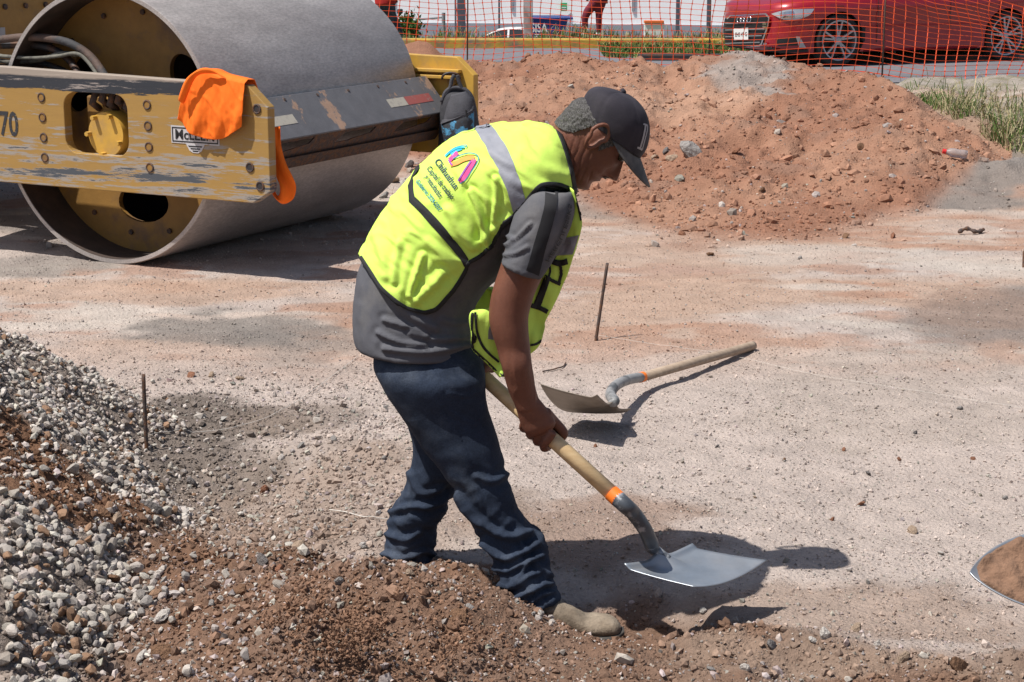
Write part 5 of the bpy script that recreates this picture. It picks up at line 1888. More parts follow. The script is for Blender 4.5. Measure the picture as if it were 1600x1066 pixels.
# print on the back
ODIR = Vector((-0.30, -0.72, 0.62)).normalized()
m_cy, m_pk, m_or, m_pu, m_tl, m_bl = (mat(n, c, 0.7) for n, c in (('cyan_print', (0.03, 0.48, 0.75)), ('pink_print', (0.75, 0.07, 0.28)), ('orange_print', (0.95, 0.36, 0.06)), ('purple_print', (0.33, 0.08, 0.45)), ('teal_print', (0.02, 0.24, 0.36)), ('navy_print', (0.02, 0.05, 0.09))))
for pts, w, m_ in (([(697, 246), (706, 238), (716, 233), (727, 232)], 3.0, m_cy), ([(706, 243), (712, 237), (722, 233)], 6.0, m_cy),
                   ([(703, 252), (709, 246), (716, 240)], 6.5, m_pk), ([(704, 259), (714, 256), (724, 251), (735, 248), (742, 249)], 7.0, m_or),
                   ([(742, 250), (739, 257), (733, 267), (727, 277), (719, 286)], 7.5, m_pk), ([(737, 254), (730, 264), (723, 275), (717, 285)], 2.6, m_pu), ([(702, 252), (705, 257), (708, 260)], 2.5, m_pu),
                   ([(709, 250), (720, 245), (733, 241.5), (744, 243), (749, 249), (746, 258), (738, 270), (728, 284), (720, 289)], 1.5, m_tl), ([(700, 243), (710, 234), (722, 230), (730, 229), (729, 233)], 1.3, m_tl)):
    V_, F_ = drape_line(pts, w, full_bvh, ODIR * (0.0046 if w > 3 else 0.0060), 60, YS, 3)
    mesh_np('emblem_stroke', np.array([tuple(v) for v in V_]), F_, m_, vest)
for s_, a_, b_, h_, m_ in (('Chihuahua', (679, 254), (711, 298), 15, m_bl), ('Capital de trabajo', (667, 265), (706, 314), 12, m_bl), ('y resultados', (664, 278), (687, 311), 12, m_bl), ('Gobierno 2024-2027', (650, 285), (687, 332), 9.5, m_tl)):
    drape_text('lettering', s_, a_, b_, h_, full_bvh, ODIR * 0.0046, m_, vest, YS)

# ---- front of the vest hanging down from the chest
def sheet(colL, colR, Yl, Yr, n=70, m=26, sag=0.02, seed=0):
    A_, B_ = crom(colL, n), crom(colR, n)
    yl, yr = crom([(y,) for y in Yl], n), crom([(y,) for y in Yr], n)
    V = []
    for i in range(n):
        for k in range(m + 1):
            t = k / m
            q = A_[i] * (1 - t) + B_[i] * t
            Y = yl[i][0] * (1 - t) + yr[i][0] * t - sag * math.sin(t * math.pi)
            f = (fbm2(np.array([q[0] * 0.05 + seed]), np.array([q[1] * 0.02]), 3, seed)[0] - 0.5) * 0.035
            V.append(tuple(at(q[0], q[1], Y + f)))
    Fc = [(i * (m + 1) + k, i * (m + 1) + k + 1, (i + 1) * (m + 1) + k + 1, (i + 1) * (m + 1) + k) for i in range(n - 1) for k in range(m)]
    return np.array(V), Fc


V, Fc = sheet([(884, 285), (875, 330), (842, 390), (810, 440), (775, 480), (737, 487), (736, 520), (738, 545), (760, 566), (782, 589)],
              [(897, 298), (909, 345), (901, 382), (889, 420), (873, 458), (853, 500), (851, 514), (841, 540), (812, 565), (788, 589)],
              [4.22, 4.20, 4.22, 4.22, 4.20, 4.16, 4.16, 4.17, 4.18, 4.18], [4.12, 4.14, 4.16, 4.18, 4.2, 4.2, 4.2, 4.2, 4.2, 4.19], seed=2)
front = mesh_np('vest_front_panel', V, Fc, m_lime, vest, smooth=True)
so = front.modifiers.new('thick', 'SOLIDIFY')
so.thickness = 0.003
fb = bvh_of(V, Fc)
V2_ = V.copy()
V2_[:, 1] = 2 * YS - V2_[:, 1] + 0.02
o = mesh_np('vest_front_panel', V2_, Fc, m_lime, vest, smooth=True)
so = o.modifiers.new('thick', 'SOLIDIFY')
so.thickness = 0.003
for pts, w in (([(896, 300), (903, 322), (908, 345)], 5), ([(895, 300), (893, 330), (886, 358), (872, 388), (862, 410)], 4.5), ([(737, 489), (736, 520), (738, 545)], 4), ([(737, 546), (760, 567), (783, 588), (789, 584)], 4.5), ([(742, 488), (745, 520), (756, 545), (779, 566)], 3.5),
               ([(859, 407), (872, 412), (886, 409)], 9), ([(850, 432), (864, 440), (875, 445)], 5), ([(857, 412), (859, 424), (856, 436)], 3), ([(874, 413), (876, 428), (873, 442)], 4), ([(855, 432), (846, 458), (838, 480)], 11),
               ([(830, 478), (843, 482), (855, 488)], 7), ([(828, 540), (838, 538), (846, 532)], 3)):
    V_, F_ = drape_line(pts, w, fb, Vector((0.15, -1, 0.25)) * 0.007, 50, 4.2, 5)
    o = mesh_np('binding', np.array([tuple(v) for v in V_]), F_, m_trim, front, smooth=True)
    so = o.modifiers.new('thick', 'SOLIDIFY')
    so.thickness = 0.002
for Lp, Rp in (([(884, 372), (876, 385), (868, 400)], [(904, 368), (899, 384), (894, 398)]), ([(768, 502), (763, 515), (762, 530)], [(776, 500), (774, 515), (774, 532)])):
    V_, F_ = drape_ribbon(Lp, Rp, fb, Vector((0.15, -1, 0.25)) * 0.006, 40, 12, 4.2)
    mesh_np('reflective_tape', np.array([tuple(v) for v in V_]), F_, m_tape, front, smooth=True)

# ================================================================== SHOVELS
m_wood = mat('pale_ash_handle', (0.74, 0.54, 0.30), 0.42, col2=(0.60, 0.40, 0.20), sc=6, ramp=(0.4, 0.7), var=0.08, stretch=(2, 8, 8), bump=0.05)
m_wood2 = mat('grey_dusty_handle', (0.40, 0.31, 0.23), 0.7, col2=(0.30, 0.22, 0.16), sc=6, ramp=(0.4, 0.7), var=0.1, stretch=(2, 8, 8), bump=0.1)
m_oband = mat('orange_band', (0.90, 0.20, 0.02), 0.5, var=0.1, sc=20)
m_socket = mat('scraped_black_socket', (0.085, 0.095, 0.11), 0.4, 0.3, col2=(0.33, 0.34, 0.36), sc=24, ramp=(0.52, 0.62), var=0.2)
m_blade = mat('polished_shovel_steel', (0.30, 0.34, 0.39), 0.36, 0.55, col2=(0.36, 0.37, 0.39), sc=9, ramp=(0.4, 0.7), var=0.12, bump=0.05, bsc=60)
m_bladed = mat('mud_stained_shovel_steel', (0.22, 0.185, 0.15), 0.6, 0.2, col2=(0.15, 0.115, 0.085), sc=8, ramp=(0.45, 0.62), var=0.15)


def blade(name, A, B, C, D, m, parent, dish, nrm, neck, lift=0.5):
    """A, B shoulders; C, D front corners (B-C one side, A-D other); dished across, with the socket's root rising at the neck"""
    n, k = 26, 26
    V = []
    for i in range(n + 1):
        u = i / n           # shoulder -> front
        for j in range(k + 1):
            v = j / k
            p = A * (1 - u) * (1 - v) + B * (1 - u) * v + C * u * v + D * u * (1 - v)
            s = (v - 0.5) * 2
            d = dish * (1 - s * s) * (0.55 + 0.45 * u) - dish * 0.5 * u * u
            root = 0.030 * math.exp(-(s / 0.22) ** 2) * math.exp(-(u / 0.30) ** 2)
            edge_ = 0.012 * math.exp(-(u / 0.05) ** 2) * (1 - math.exp(-(s / 0.3) ** 2))
            V.append(p - nrm * (d - root - edge_))
    Fc = [(i * (k + 1) + j, i * (k + 1) + j + 1, (i + 1) * (k + 1) + j + 1, (i + 1) * (k + 1) + j) for i in range(n) for j in range(k)]
    o = mesh_np(name, np.array([tuple(v) for v in V]), Fc, m, parent, smooth=True)
    so = o.modifiers.new('thick', 'SOLIDIFY')
    so.thickness = 0.0025
    return o


sh = thing('shovel', 'shovel held by the man, clean steel blade and pale wooden handle with orange band', 'shovel', tuple(on(1100, 895, 0.05)))
A_, B_, C_, D_ = on(974, 888, 0.145), on(1080, 856, 0.145), on(1197, 882, 0.12), on(1085, 924, 0.12)
nr = (B_ - A_).cross(D_ - A_).normalized()
if nr.z < 0: nr = -nr
blade('blade', A_, B_, C_, D_, m_blade, sh, 0.020, nr, None)
MB().tube([H0 - AX * 0.02, H0, H0 + (H1 - H0) * 0.5, H1], [0.0165, 0.0175, 0.0185, 0.0185], 18).obj('handle', m_wood, sh, smooth=True)
MB().tube([H1, H1 + AX * 0.022], [0.0200, 0.0200], 20).obj('orange_band', m_oband, sh, auto=40)
nk = [tuple(H1 + AX * 0.018), tuple(H1 + AX * 0.05), tuple(at(990, 802, 4.05)), tuple(at(1007, 826, 4.06)), tuple(at(1016, 846, 4.08)), tuple((A_ + B_) / 2 + Vector((-0.010, 0.0, 0.022))), tuple((A_ + B_) / 2 * 0.84 + (C_ + D_) / 2 * 0.16 + Vector((0, 0, 0.004)))]
P = [Vector(p) for p in crom(nk, 40)]
MB().tube(P, [0.0198 - 0.002 * min(i / 20, 1) - (0.009 * max(0, (i - 30) / 9)) for i in range(40)], 18).obj('socket', m_socket, sh, smooth=True)

ls = thing('shovel', 'dusty shovel lying on the ground behind the man, curved neck and orange band', 'shovel', tuple(on(950, 640, 0)))
A_, B_, C_, D_ = on(932, 622, 0.175), on(985, 643, 0.035), on(902, 649, 0.012), on(843, 607, 0.185)
nr = (B_ - A_).cross(D_ - A_).normalized()
if nr.y < 0: nr = -nr
blade('blade', A_, B_, C_, D_, m_bladed, ls, 0.032, nr, None)
hb, he = on(1004, 589, 0.055), on(1177, 540, 0.022)
ax2 = (he - hb).normalized()
MB().tube([hb, hb + (he - hb) * 0.5, he - ax2 * 0.02, he], [0.0175, 0.0175, 0.018, 0.0165], 18).obj('handle', m_wood2, ls, smooth=True)
MB().tube([hb - ax2 * 0.02, hb + ax2 * 0.004], [0.0190, 0.0190], 20).obj('orange_band', m_oband, ls, auto=40)
mid = (A_ + B_) / 2
P = crom([tuple(mid - (A_ + B_ - C_ - D_) * 0.03 + nr * 0.004), tuple(mid + nr * 0.012), tuple(on(954, 618, 0.105)), tuple(on(958, 607, 0.102)), tuple(on(968, 599, 0.09)), tuple(on(983, 593, 0.075)), tuple(hb - ax2 * 0.012)], 40)
m_sock2 = mat('dusty_grey_socket', (0.30, 0.30, 0.30), 0.6, 0.2, col2=(0.09, 0.095, 0.10), sc=14, ramp=(0.50, 0.62), var=0.15)
MB().tube([Vector(p) for p in P], [0.012 + 0.0062 * min(1, i / 8) for i in range(40)], 18).obj('socket', m_sock2, ls, smooth=True)

# round-pointed blade loaded with earth coming in at the right edge, held by someone outside the picture
tip = at(1515, 896, 3.46)
rs = thing('shovel', 'round pointed steel shovel blade loaded with brown earth entering at the right edge', 'shovel', tuple(tip))
ex, ey = Vector((1, 0.05, 0.0)).normalized(), Vector((0, 0.86, 0.50))
enz = ex.cross(ey).normalized()


def wprof(u):
    return 0.110 * max(0.0, 1 - (1 - min(u / 0.19, 1)) ** 1.9) ** 0.80


V, V2 = [], []
nu, nvv = 44, 34
for i in range(nu + 1):
    u = 0.30 * (i / nu) ** 1.3
    for k in range(nvv + 1):
        v = -1 + 2 * k / nvv
        w_ = wprof(u) + 0.001
        p = tip + ex * u + ey * (w_ * v)
        d = 0.030 * (1 - v * v) * min(1, u / 0.1)
        V.append(p - enz * d)
        q = tip + ex * (u * 0.985 + 0.008) + ey * (w_ * v * 0.985)
        e_ = min(1, (1 - abs(v)) * 11) * min(1, max(0, (u - 0.006)) / 0.014)
        nz_ = fbm2(np.array([u * 38 + 5]), np.array([v * w_ * 30]), 4, 77)[0]
        V2.append(q - enz * d * (1 - e_) + enz * (e_ * ((nz_ - 0.45) * 0.034 + 0.006) - 0.004 * (1 - e_)))
Fc = [(i * (nvv + 1) + k, i * (nvv + 1) + k + 1, (i + 1) * (nvv + 1) + k + 1, (i + 1) * (nvv + 1) + k) for i in range(nu) for k in range(nvv)]
o = mesh_np('blade', np.array([tuple(v) for v in V]), Fc, m_blade, rs, smooth=True)
so = o.modifiers.new('thick', 'SOLIDIFY')
so.thickness = 0.003
m_load = mat('brown_earth', (0.21, 0.12, 0.075), 0.95, var=0.15, sc=10, fine=0.2, fsc=150, bump=0.6, bsc=120)
mesh_np('earth_load', np.array([tuple(v) for v in V2]), Fc, m_load, rs, smooth=True)
P = [tip + ex * 0.29, tip + ex * 0.38 + Vector((0, 0, 0.03)), tip + ex * 0.55 + Vector((0, 0, 0.14))]
MB().tube(P, 0.02, 14).obj('socket', m_socket, rs, smooth=True)
MB().tube([P[2], P[2] + Vector((0.55, 0.1, 0.45))], 0.018, 14).obj('handle', m_wood2, rs, smooth=True)

# ================================================================== FENCE, STAKES, STRINGS
m_net = mat('orange_safety_net', (0.75, 0.085, 0.02), 0.55, var=0.15, sc=3)
nstart, nend, cell, rowh, nrow = -4.6, 9.0, 0.118, 0.062, 20


def net_pt(u, w):
    """u along the fence (world x), w height 0..1"""
    y = np.interp(u, [-5, -0.6, 1.6, 4.15, 6.2, 9.5], [23.2, 22.6, 21.6, 20.35, 20.0, 19.7])
    top = np.interp(u, [-5, -0.6, 2.0, 4.15, 4.7, 5.7, 6.6, 9.5], [1.22, 1.28, 1.22, 1.28, 1.05, 0.83, 0.86, 1.1])
    bot = 0.02 + 0.03 * np.sin(u * 2.1) + np.interp(u, [0.2, 1.2, 2.2], [0, -0.02, 0.0])
    z = bot + (top - bot) * w
    sw = np.interp(u, [3.9, 4.2, 4.6, 5.6, 6.4], [0.2, 0.5, 1.6, 1.4, 0.3])
    x = u + 0.045 * np.sin(w * 5.5 + u * 1.1) * sw + 0.018 * np.sin(w * 9 + u * 3.1)
    y = y + 0.10 * np.sin(w * 6.0 + u * 2.3) * sw + 0.05 * np.sin(u * 2.3 + w * 4)
    z = z + 0.02 * np.sin(u * 3.7 + w * 2) - 0.05 * sw * (u - 4.6) * 0.4 * w
    return np.stack([x, y, z], -1)


fence = thing('safety_net_fence', 'sagging orange plastic safety net fence held by thin iron posts along the road', 'safety fence', (1.6, 21.6, 0))
us_ = np.arange(nstart, nend, cell)
ws_ = np.linspace(0, 1, nrow)
V, Fc = [], []


def flat_seg(P0, P1, wdt, Vl, Fl, ax):
    n = len(Vl)
    w = Vector((1, 0, 0)) if ax == 'v' else Vector((0, 0, 1))
    w = w * wdt / 2
    Vl += [P0 - w, P0 + w, P1 + w, P1 - w]
    Fl.append((n, n + 1, n + 2, n + 3))


U, W = np.meshgrid(us_, ws_, indexing='ij')
GP = net_pt(U, W)
for i in range(len(us_)):
    for j in range(nrow):
        P0 = Vector(GP[i, j])
        if j < nrow - 1: flat_seg(P0, Vector(GP[i, j + 1]), 0.0085, V, Fc, 'v')
        if i < len(us_) - 1: flat_seg(P0 + Vector((0, -0.002, 0)), Vector(GP[i + 1, j]) + Vector((0, -0.002, -0.0)), 0.0055 if j not in (0, nrow - 1) else 0.012, V, Fc, 'h')
        n = len(V)
        V += [P0 + Vector((-0.013, -0.004, 0)), P0 + Vector((0, -0.004, -0.013)), P0 + Vector((0.013, -0.004, 0)), P0 + Vector((0, -0.004, 0.013))]
        Fc.append((n, n + 1, n + 2, n + 3))
o = mesh_np('net', np.array([tuple(v) for v in V]), Fc, m_net, fence)
o['kind'] = 'stuff'
for (px, py, Y, lean) in ((730, 98, 22.5, 0.01), (1378, 124, 20.25, 0.0), (1108, 96, 21.8, 0.0)):
    p = at(px, py, Y)
    MB().tube([Vector((p.x, p.y, -0.1)), Vector((p.x + lean, p.y, 0.7)), Vector((p.x + lean, p.y, 1.42))], 0.0095, 8).obj('post', m_rust, fence, smooth=True)

for (b, t, Yy, lab) in (((229, 704), (224, 585), None, 'thin rusty iron stake standing in rubble beside the gravel heap'),
                        ((931, 534), (949, 411), None, 'thin leaning iron stake standing behind the bending man'),
                        ((1599, 418), (1600, 392), None, 'short iron stake tip cut by the right edge of the picture')):
    p = drop(*b)
    q = at(t[0], t[1], p.y + 0.02)
    d = (q - p).normalized()
    P = [p - d * 0.08 + d * (0.08 + (q - p).length) * k / 12 for k in range(13)]
    o = MB().tube(P, [0.0062 + 0.0006 * (k % 2) for k in range(13)], 8).obj('iron_stake', m_rust, None, smooth=True)
    tag(o, lab, 'stake', 'iron marking stakes')
m_str = mat('white_string', (0.62, 0.58, 0.53), 0.8)


def string(pts, r, lab, m=m_str, lift=0.006, raw=False):
    P = []
    for (px, py) in pts:
        p = drop(px, py)
        P.append((p.x, p.y, p.z + lift))
    P = crom(P, 60)
    P[:, 2] = np.maximum(P[:, 2], height(P[:, 0], P[:, 1]) + lift)
    o = MB().tube([Vector(p) for p in P], r, 5).obj('string', m, None, smooth=True)
    tag(o, lab, 'string')


string([(931, 527), (1010, 540), (1150, 562), (1270, 588), (1420, 612), (1610, 642)], 0.0007, 'thin white string lying from the leaning stake across to the right')
string([(228, 690), (300, 684), (370, 672), (450, 640), (560, 560)], 0.001, 'thin pale string running from the left stake over dark rubble')
string([(515, 802), (540, 806), (570, 811), (606, 814)], 0.0016, 'short pale cord end on the ground behind the rear leg')
string([(848, 584), (865, 580), (880, 575), (884, 570)], 0.003, 'small dark twig on the ground left of the lying shovel', m_rust)
p = drop(1520, 367)
P = crom([(p.x - 0.08, p.y, p.z + 0.012), (p.x - 0.03, p.y + 0.02, p.z + 0.03), (p.x + 0.02, p.y, p.z + 0.015), (p.x + 0.07, p.y + 0.05, p.z + 0.02)], 20)
o = MB().tube([Vector(q) for q in P], [0.007 + 0.007 * math.sin(k * 0.7) ** 2 for k in range(20)], 8).obj('stick', m_rust, None, smooth=True)
tag(o, 'short dark stick lying on the pale flat ground at the right', 'stick')

# plastic bottle at the pile's foot
p = drop(1494, 250)
bt = thing('plastic_bottle', 'small clear plastic bottle with a red cap lying against the red pile', 'bottle', (p.x, p.y, p.z))
m_pet = mat('clear_plastic', (0.62, 0.55, 0.53), 0.15, coat=0.5)
m_pet.node_tree.nodes['Principled BSDF'].inputs['Transmission Weight'].default_value = 0.6
m_redcap = mat('red_cap', (0.65, 0.03, 0.03), 0.4)
dv = Vector((-1, 0.1, 0.15)).normalized()
c = Vector((p.x + 0.06, p.y - 0.03, p.z + 0.035))
MB().lathe(c, dv, [(0, 0.0), (0, 0.028), (0.03, 0.03), (0.05, 0.027), (0.08, 0.030), (0.11, 0.027), (0.13, 0.013), (0.14, 0.012)], 20).obj('bottle', m_pet, bt, smooth=True)
MB().lathe(c + dv * 0.135, dv, [(0, 0.0), (0, 0.016), (0.022, 0.016), (0.022, 0)], 16).obj('cap', m_redcap, bt, auto=40)

# ================================================================== RED CAR
m_paint = mat('red_metallic_paint', (0.34, 0.006, 0.016), 0.3, 0.15, coat=1.0)
m_glass = mat('dark_car_glass', (0.02, 0.022, 0.025), 0.08, spec=0.8)
m_plast = mat('black_car_plastic', (0.012, 0.012, 0.013), 0.5)
m_chrome = mat('chrome', (0.75, 0.75, 0.77), 0.12, 1.0)
m_alloy = mat('silver_alloy', (0.48, 0.49, 0.51), 0.3, 0.7)
m_tyre = mat('tyre_rubber', (0.02, 0.02, 0.021), 0.8)
m_lampw = mat('clear_headlamp', (0.55, 0.57, 0.6), 0.08, 0.4, coat=1.0)
m_plate_w = mat('number_plate_white', (0.75, 0.75, 0.72), 0.5)


def car(name, label, loc, heading, sc, paint, wheel_detail=True, front_z=0.0):
    """x' runs from nose to tail, y' to the left when looking from the nose; built in world space"""
    root = thing(name, label, 'car', loc)
    hx = Vector((-math.cos(heading), -math.sin(heading), 0))      # direction the car faces
    side = Vector((math.sin(heading), -math.cos(heading), 0))     # towards the camera
    O = Vector(loc)

    def w(x, y, z):
        return O + (-hx * (x - 0.86) + side * (y - 0.9)) * sc + Vector((0, 0, z * sc))
    st = [(0.00, .34, .24, .70, .70), (0.02, .56, .21, .75, .76), (0.08, .69, .19, .78, .80), (0.20, .80, .17, .81, .85), (0.42, .87, .16, .84, .90), (0.86, .90, .16, .88, .95), (1.25, .905, .16, .91, .97),
          (1.60, .905, .16, .93, .97), (2.2, .91, .16, .93, .955), (3.0, .91, .16, .95, .97), (3.6, .905, .17, .97, 1.0), (4.1, .88, .20, .97, 1.02), (4.36, .80, .25, .92, .98), (4.46, .62, .32, .80, .86)]
    S = crom([s_ for s_ in st], 90)
    sec = [(0, 0), (.80, 0), (.96, .03), (1.0, .20), (1.0, .45), (.99, .62), (1.005, .74), (.985, .90), (.93, 1.0)]
    V, m_ = [], 0
    for (x, wd, zb, zs, zt) in S:
        half = []
        for (fy, fz) in sec: half.append((fy * wd, zb + fz * (zs - zb)))
        half += [(.70 * wd, zs + (zt - zs) * .75), (.35 * wd, zt), (0, zt + .006)]
        ring = half + [(-y, z) for (y, z) in half[-2:0:-1]]
        m_ = len(ring)
        V += [w(x, y, z) for (y, z) in ring]
    n = len(S)
    Fc = [(i * m_ + k, i * m_ + (k + 1) % m_, (i + 1) * m_ + (k + 1) % m_, (i + 1) * m_ + k) for i in range(n - 1) for k in range(m_)]
    Fc += [tuple(range(m_))[::-1], tuple((n - 1) * m_ + k for k in range(m_))]
    me = bpy.data.meshes.new('body')
    me.from_pydata([tuple(v - O) for v in V], [], Fc)
    bm = bmesh.new()
    bm.from_mesh(me)
    bmesh.ops.recalc_face_normals(bm, faces=bm.faces)
    bm.to_mesh(me)
    bm.free()
    bo = bpy.data.objects.new('body', me)
    COL.objects.link(bo)
    bo.location = O
    # wheel arches cut out of the sides
    cut = MB()
    for wx in (0.86, 3.49):
        cut.lathe(w(wx, 0, 0.335), side, [(-1.1 * sc, 0.0), (-1.1 * sc, 0.365 * sc), (1.1 * sc, 0.365 * sc), (1.1 * sc, 0)], 48)
    core = cut.obj('tmpcut', None)
    bmod = bo.modifiers.new('b', 'BOOLEAN')
    bmod.operation = 'DIFFERENCE'
    bmod.object = core
    bmod.solver = 'EXACT'
    dg = bpy.context.evaluated_depsgraph_get()
    m2 = bpy.data.meshes.new_from_object(bo.evaluated_get(dg))
    bpy.data.objects.remove(bo)
    bpy.data.objects.remove(core)
    m2.materials.clear()
    m2.materials.append(paint)
    m2.materials.append(m_plast)
    for p_ in m2.polygons:
        c = p_.center + O
        rel = c - O
        xx = -rel.dot(hx) / sc + 0.86
        for wx in (0.86, 3.49):
            rr = math.hypot(xx - wx, rel.z / sc - 0.335)
            if rr < 0.3655: p_.material_index = 1
        if rel.z / sc < 0.20 and abs(p_.normal.z) > 0.6: p_.material_index = 1
        p_.use_smooth = len(p_.vertices) <= 5
    bo = bpy.data.objects.new('body', m2)
    COL.objects.link(bo)
    bo.parent = root
    m2.update()
    bb = bvh_of([v.co + O for v in m2.vertices], [tuple(p_.vertices) for p_ in m2.polygons])
    # floor inside the arches
    mb = MB()
    for wx in (0.86, 3.49):
        mb.hexa([w(wx - .4, -.55, .18), w(wx + .4, -.55, .18), w(wx + .4, .55, .18), w(wx - .4, .55, .18), w(wx - .4, -.55, .75), w(wx + .4, -.55, .75), w(wx + .4, .55, .75), w(wx - .4, .55, .75)])
    mb.obj('wheel_housing', m_plast, root)
    # cabin
    gs = [(1.30, .80, .93, .935), (1.55, .79, .94, 1.08), (1.95, .74, .94, 1.28), (2.35, .69, .95, 1.375), (2.9, .68, .95, 1.385), (3.35, .70, .96, 1.32), (3.85, .74, .98, 1.12), (4.1, .76, .99, 1.01)]
    V = []
    G_ = crom(gs, 30)
    for (x, wd, zb, zt) in G_:
        wt = wd * (0.80 if zt > 1.0 else 0.95)
        ring = [(.85 / .8 * wd, zb), (wt * 1.0, zb + (zt - zb) * .92), (wt * .8, zt), (0, zt + .01), (-wt * .8, zt), (-wt * 1.0, zb + (zt - zb) * .92), (-.85 / .8 * wd, zb)]
        V += [w(x, y, z) for (y, z) in ring]
    Fc = [(i * 7 + k, i * 7 + k + 1, (i + 1) * 7 + k + 1, (i + 1) * 7 + k) for i in range(29) for k in range(6)]
    mesh_np('window_glass', np.array([tuple(v) for v in V]), Fc, m_glass, root, smooth=True)
    V = []
    R_i = [r for r in G_ if r[3] > 1.02]
    for (x, wd, zb, zt) in R_i:
        wt = wd * 0.80
        f = 1.0 if 2.1 < x < 3.2 else 0.0
        V += [w(x, y, z) for (y, z) in ((wt * 1.03, zb + (zt - zb) * .90), (wt * (.8 + .0 * f), zt + .008), (wt * (.45 if f else .72), zt + .016), (0, zt + .02), (-wt * (.45 if f else .72), zt + .016), (-wt * .8, zt + .008), (-wt * 1.03, zb + (zt - zb) * .90))]
    m_n = len(R_i)
    Fc = []
    for i in range(m_n - 1):
        for k in range(6):
            if 2.0 < R_i[i][0] < 3.35 or k in (0, 5): Fc.append((i * 7 + k, i * 7 + k + 1, (i + 1) * 7 + k + 1, (i + 1) * 7 + k))
    mesh_np('roof', np.array([tuple(v) for v in V]), Fc, paint, root, smooth=True)
    mb = MB()
    for x in (2.45,):
        mb.hexa([w(x, .875, .95), w(x + .07, .875, .95), w(x + .07, .58, 1.36), w(x, .58, 1.36), w(x, .865, .95), w(x + .07, .865, .95), w(x + .07, .57, 1.36), w(x, .57, 1.36)])
    mb.obj('door_pillar', paint, root)
    # wheels
    for wx in (0.86, 3.49):
        for sgn in (1, -1):
            c = w(wx, sgn * 0.80, 0.335)
            ax = side * sgn
            prof = [(0.095, .255), (0.100, .265), (0.102, .30), (0.085, .325), (0.06, .335), (-0.08, .335), (-0.1, .30), (-0.1, .255)]
            ty = MB().lathe(c, ax, [(h * sc, r * sc) for h, r in prof], 48, closed=True).obj('tyre', m_tyre, None, auto=30)
            wh = bpy.data.objects.new('wheel', None)
            wh.empty_display_size = 0.1
            COL.objects.link(wh)
            wh.parent = root
            wh.location = c - O
            bpy.data.objects.remove(ty)
            MB().lathe(c, ax, [(h * sc, r * sc) for h, r in prof], 48, closed=True).obj('tyre', m_tyre, wh, auto=30)
            MB().lathe(c, ax, [(.10 * sc, .240 * sc), (.104 * sc, .258 * sc), (.09 * sc, .262 * sc), (-.05 * sc, .252 * sc), (-.05 * sc, .235 * sc)], 48, closed=True).obj('rim', m_alloy, wh, auto=30)
            MB().lathe(c, ax, [(.01 * sc, 0), (.01 * sc, .21 * sc), (-.02 * sc, .225 * sc)], 32).obj('brake_disc', m_plast, wh)
            sp = MB()
            a0 = ax.cross(Vector((0, 0, 1))).normalized()
            for k in range(5):
                for dlt in (-0.15, 0.15):
                    th = 2 * math.pi * k / 5 + 0.3
                    r0, r1 = 0.045, 0.250
                    d0 = a0 * math.cos(th + dlt * 0.6) + Vector((0, 0, 1)) * math.sin(th + dlt * 0.6)
                    d1 = a0 * math.cos(th + dlt * 1.25) + Vector((0, 0, 1)) * math.sin(th + dlt * 1.25)
                    q0, q1 = c + d0 * r0 * sc + ax * .078 * sc, c + d1 * r1 * sc + ax * .095 * sc
                    t_ = (q1 - q0).cross(ax).normalized() * 0.0125 * sc
                    b_ = -ax * 0.03 * sc
                    sp.hexa([q0 - t_, q0 + t_, q0 + t_ + b_, q0 - t_ + b_, q1 - t_, q1 + t_, q1 + t_ + b_, q1 - t_ + b_])
            sp.obj('spokes', m_alloy, wh)
            MB().lathe(c, ax, [(.092 * sc, 0), (.09 * sc, .03 * sc), (.07 * sc, .06 * sc)], 20).obj('hub_cap', m_alloy, wh, auto=30)
    return root, w, bb


ang = math.radians(23)
fw_near = on(1315, 106)
red_car, cw, cbv = car('parked_car', 'red sedan with chrome framed grille stopped on the road behind the orange net', (fw_near.x - 0.04, fw_near.y, 0.012), ang, 0.94, m_paint)
YC = 21.6


def cdrape(name, poly_l, poly_r, m, off=0.006, n=12, k=6, parent=None):
    V, Fc = drape_ribbon(poly_l, poly_r, cbv, off, n, k, YC)
    return mesh_np(name, np.array([tuple(v) for v in V]), Fc, m, parent or red_car, smooth=True)


# grille: an outlined hexagon on the nose
gout = [(1133, 30), (1140, 24), (1197, 21), (1203, 27), (1201, 40), (1190, 70), (1186, 73), (1137, 75), (1134, 70), (1131, 48)]


def flat_on_car(name, poly, m, off, holes=None, par=None):
    loops = [poly] + (holes or [])
    mb = MB()
    P3 = {}

    def fn(u, v, t):
        key = (round(u, 3), round(v, 3))
        if key not in P3: P3[key] = cast(u, v, cbv, 0, YC)[0]
        return P3[key] + (Vector((0, 0, CAM_H)) - P3[key]).normalized() * (off + t)
    mb.prism(loops, fn, 0.0, 0.012)
    return mb.obj(name, m, par or red_car)


def shrink(P, k):
    c = np.mean(P, 0)
    return [tuple(c + (np.array(p) - c) * k) for p in P]


def dens(P, n=4):
    out = []
    for i in range(len(P)):
        a, b = np.array(P[i]), np.array(P[(i + 1) % len(P)])
        for j in range(n): out.append(tuple(a + (b - a) * j / n))
    return out


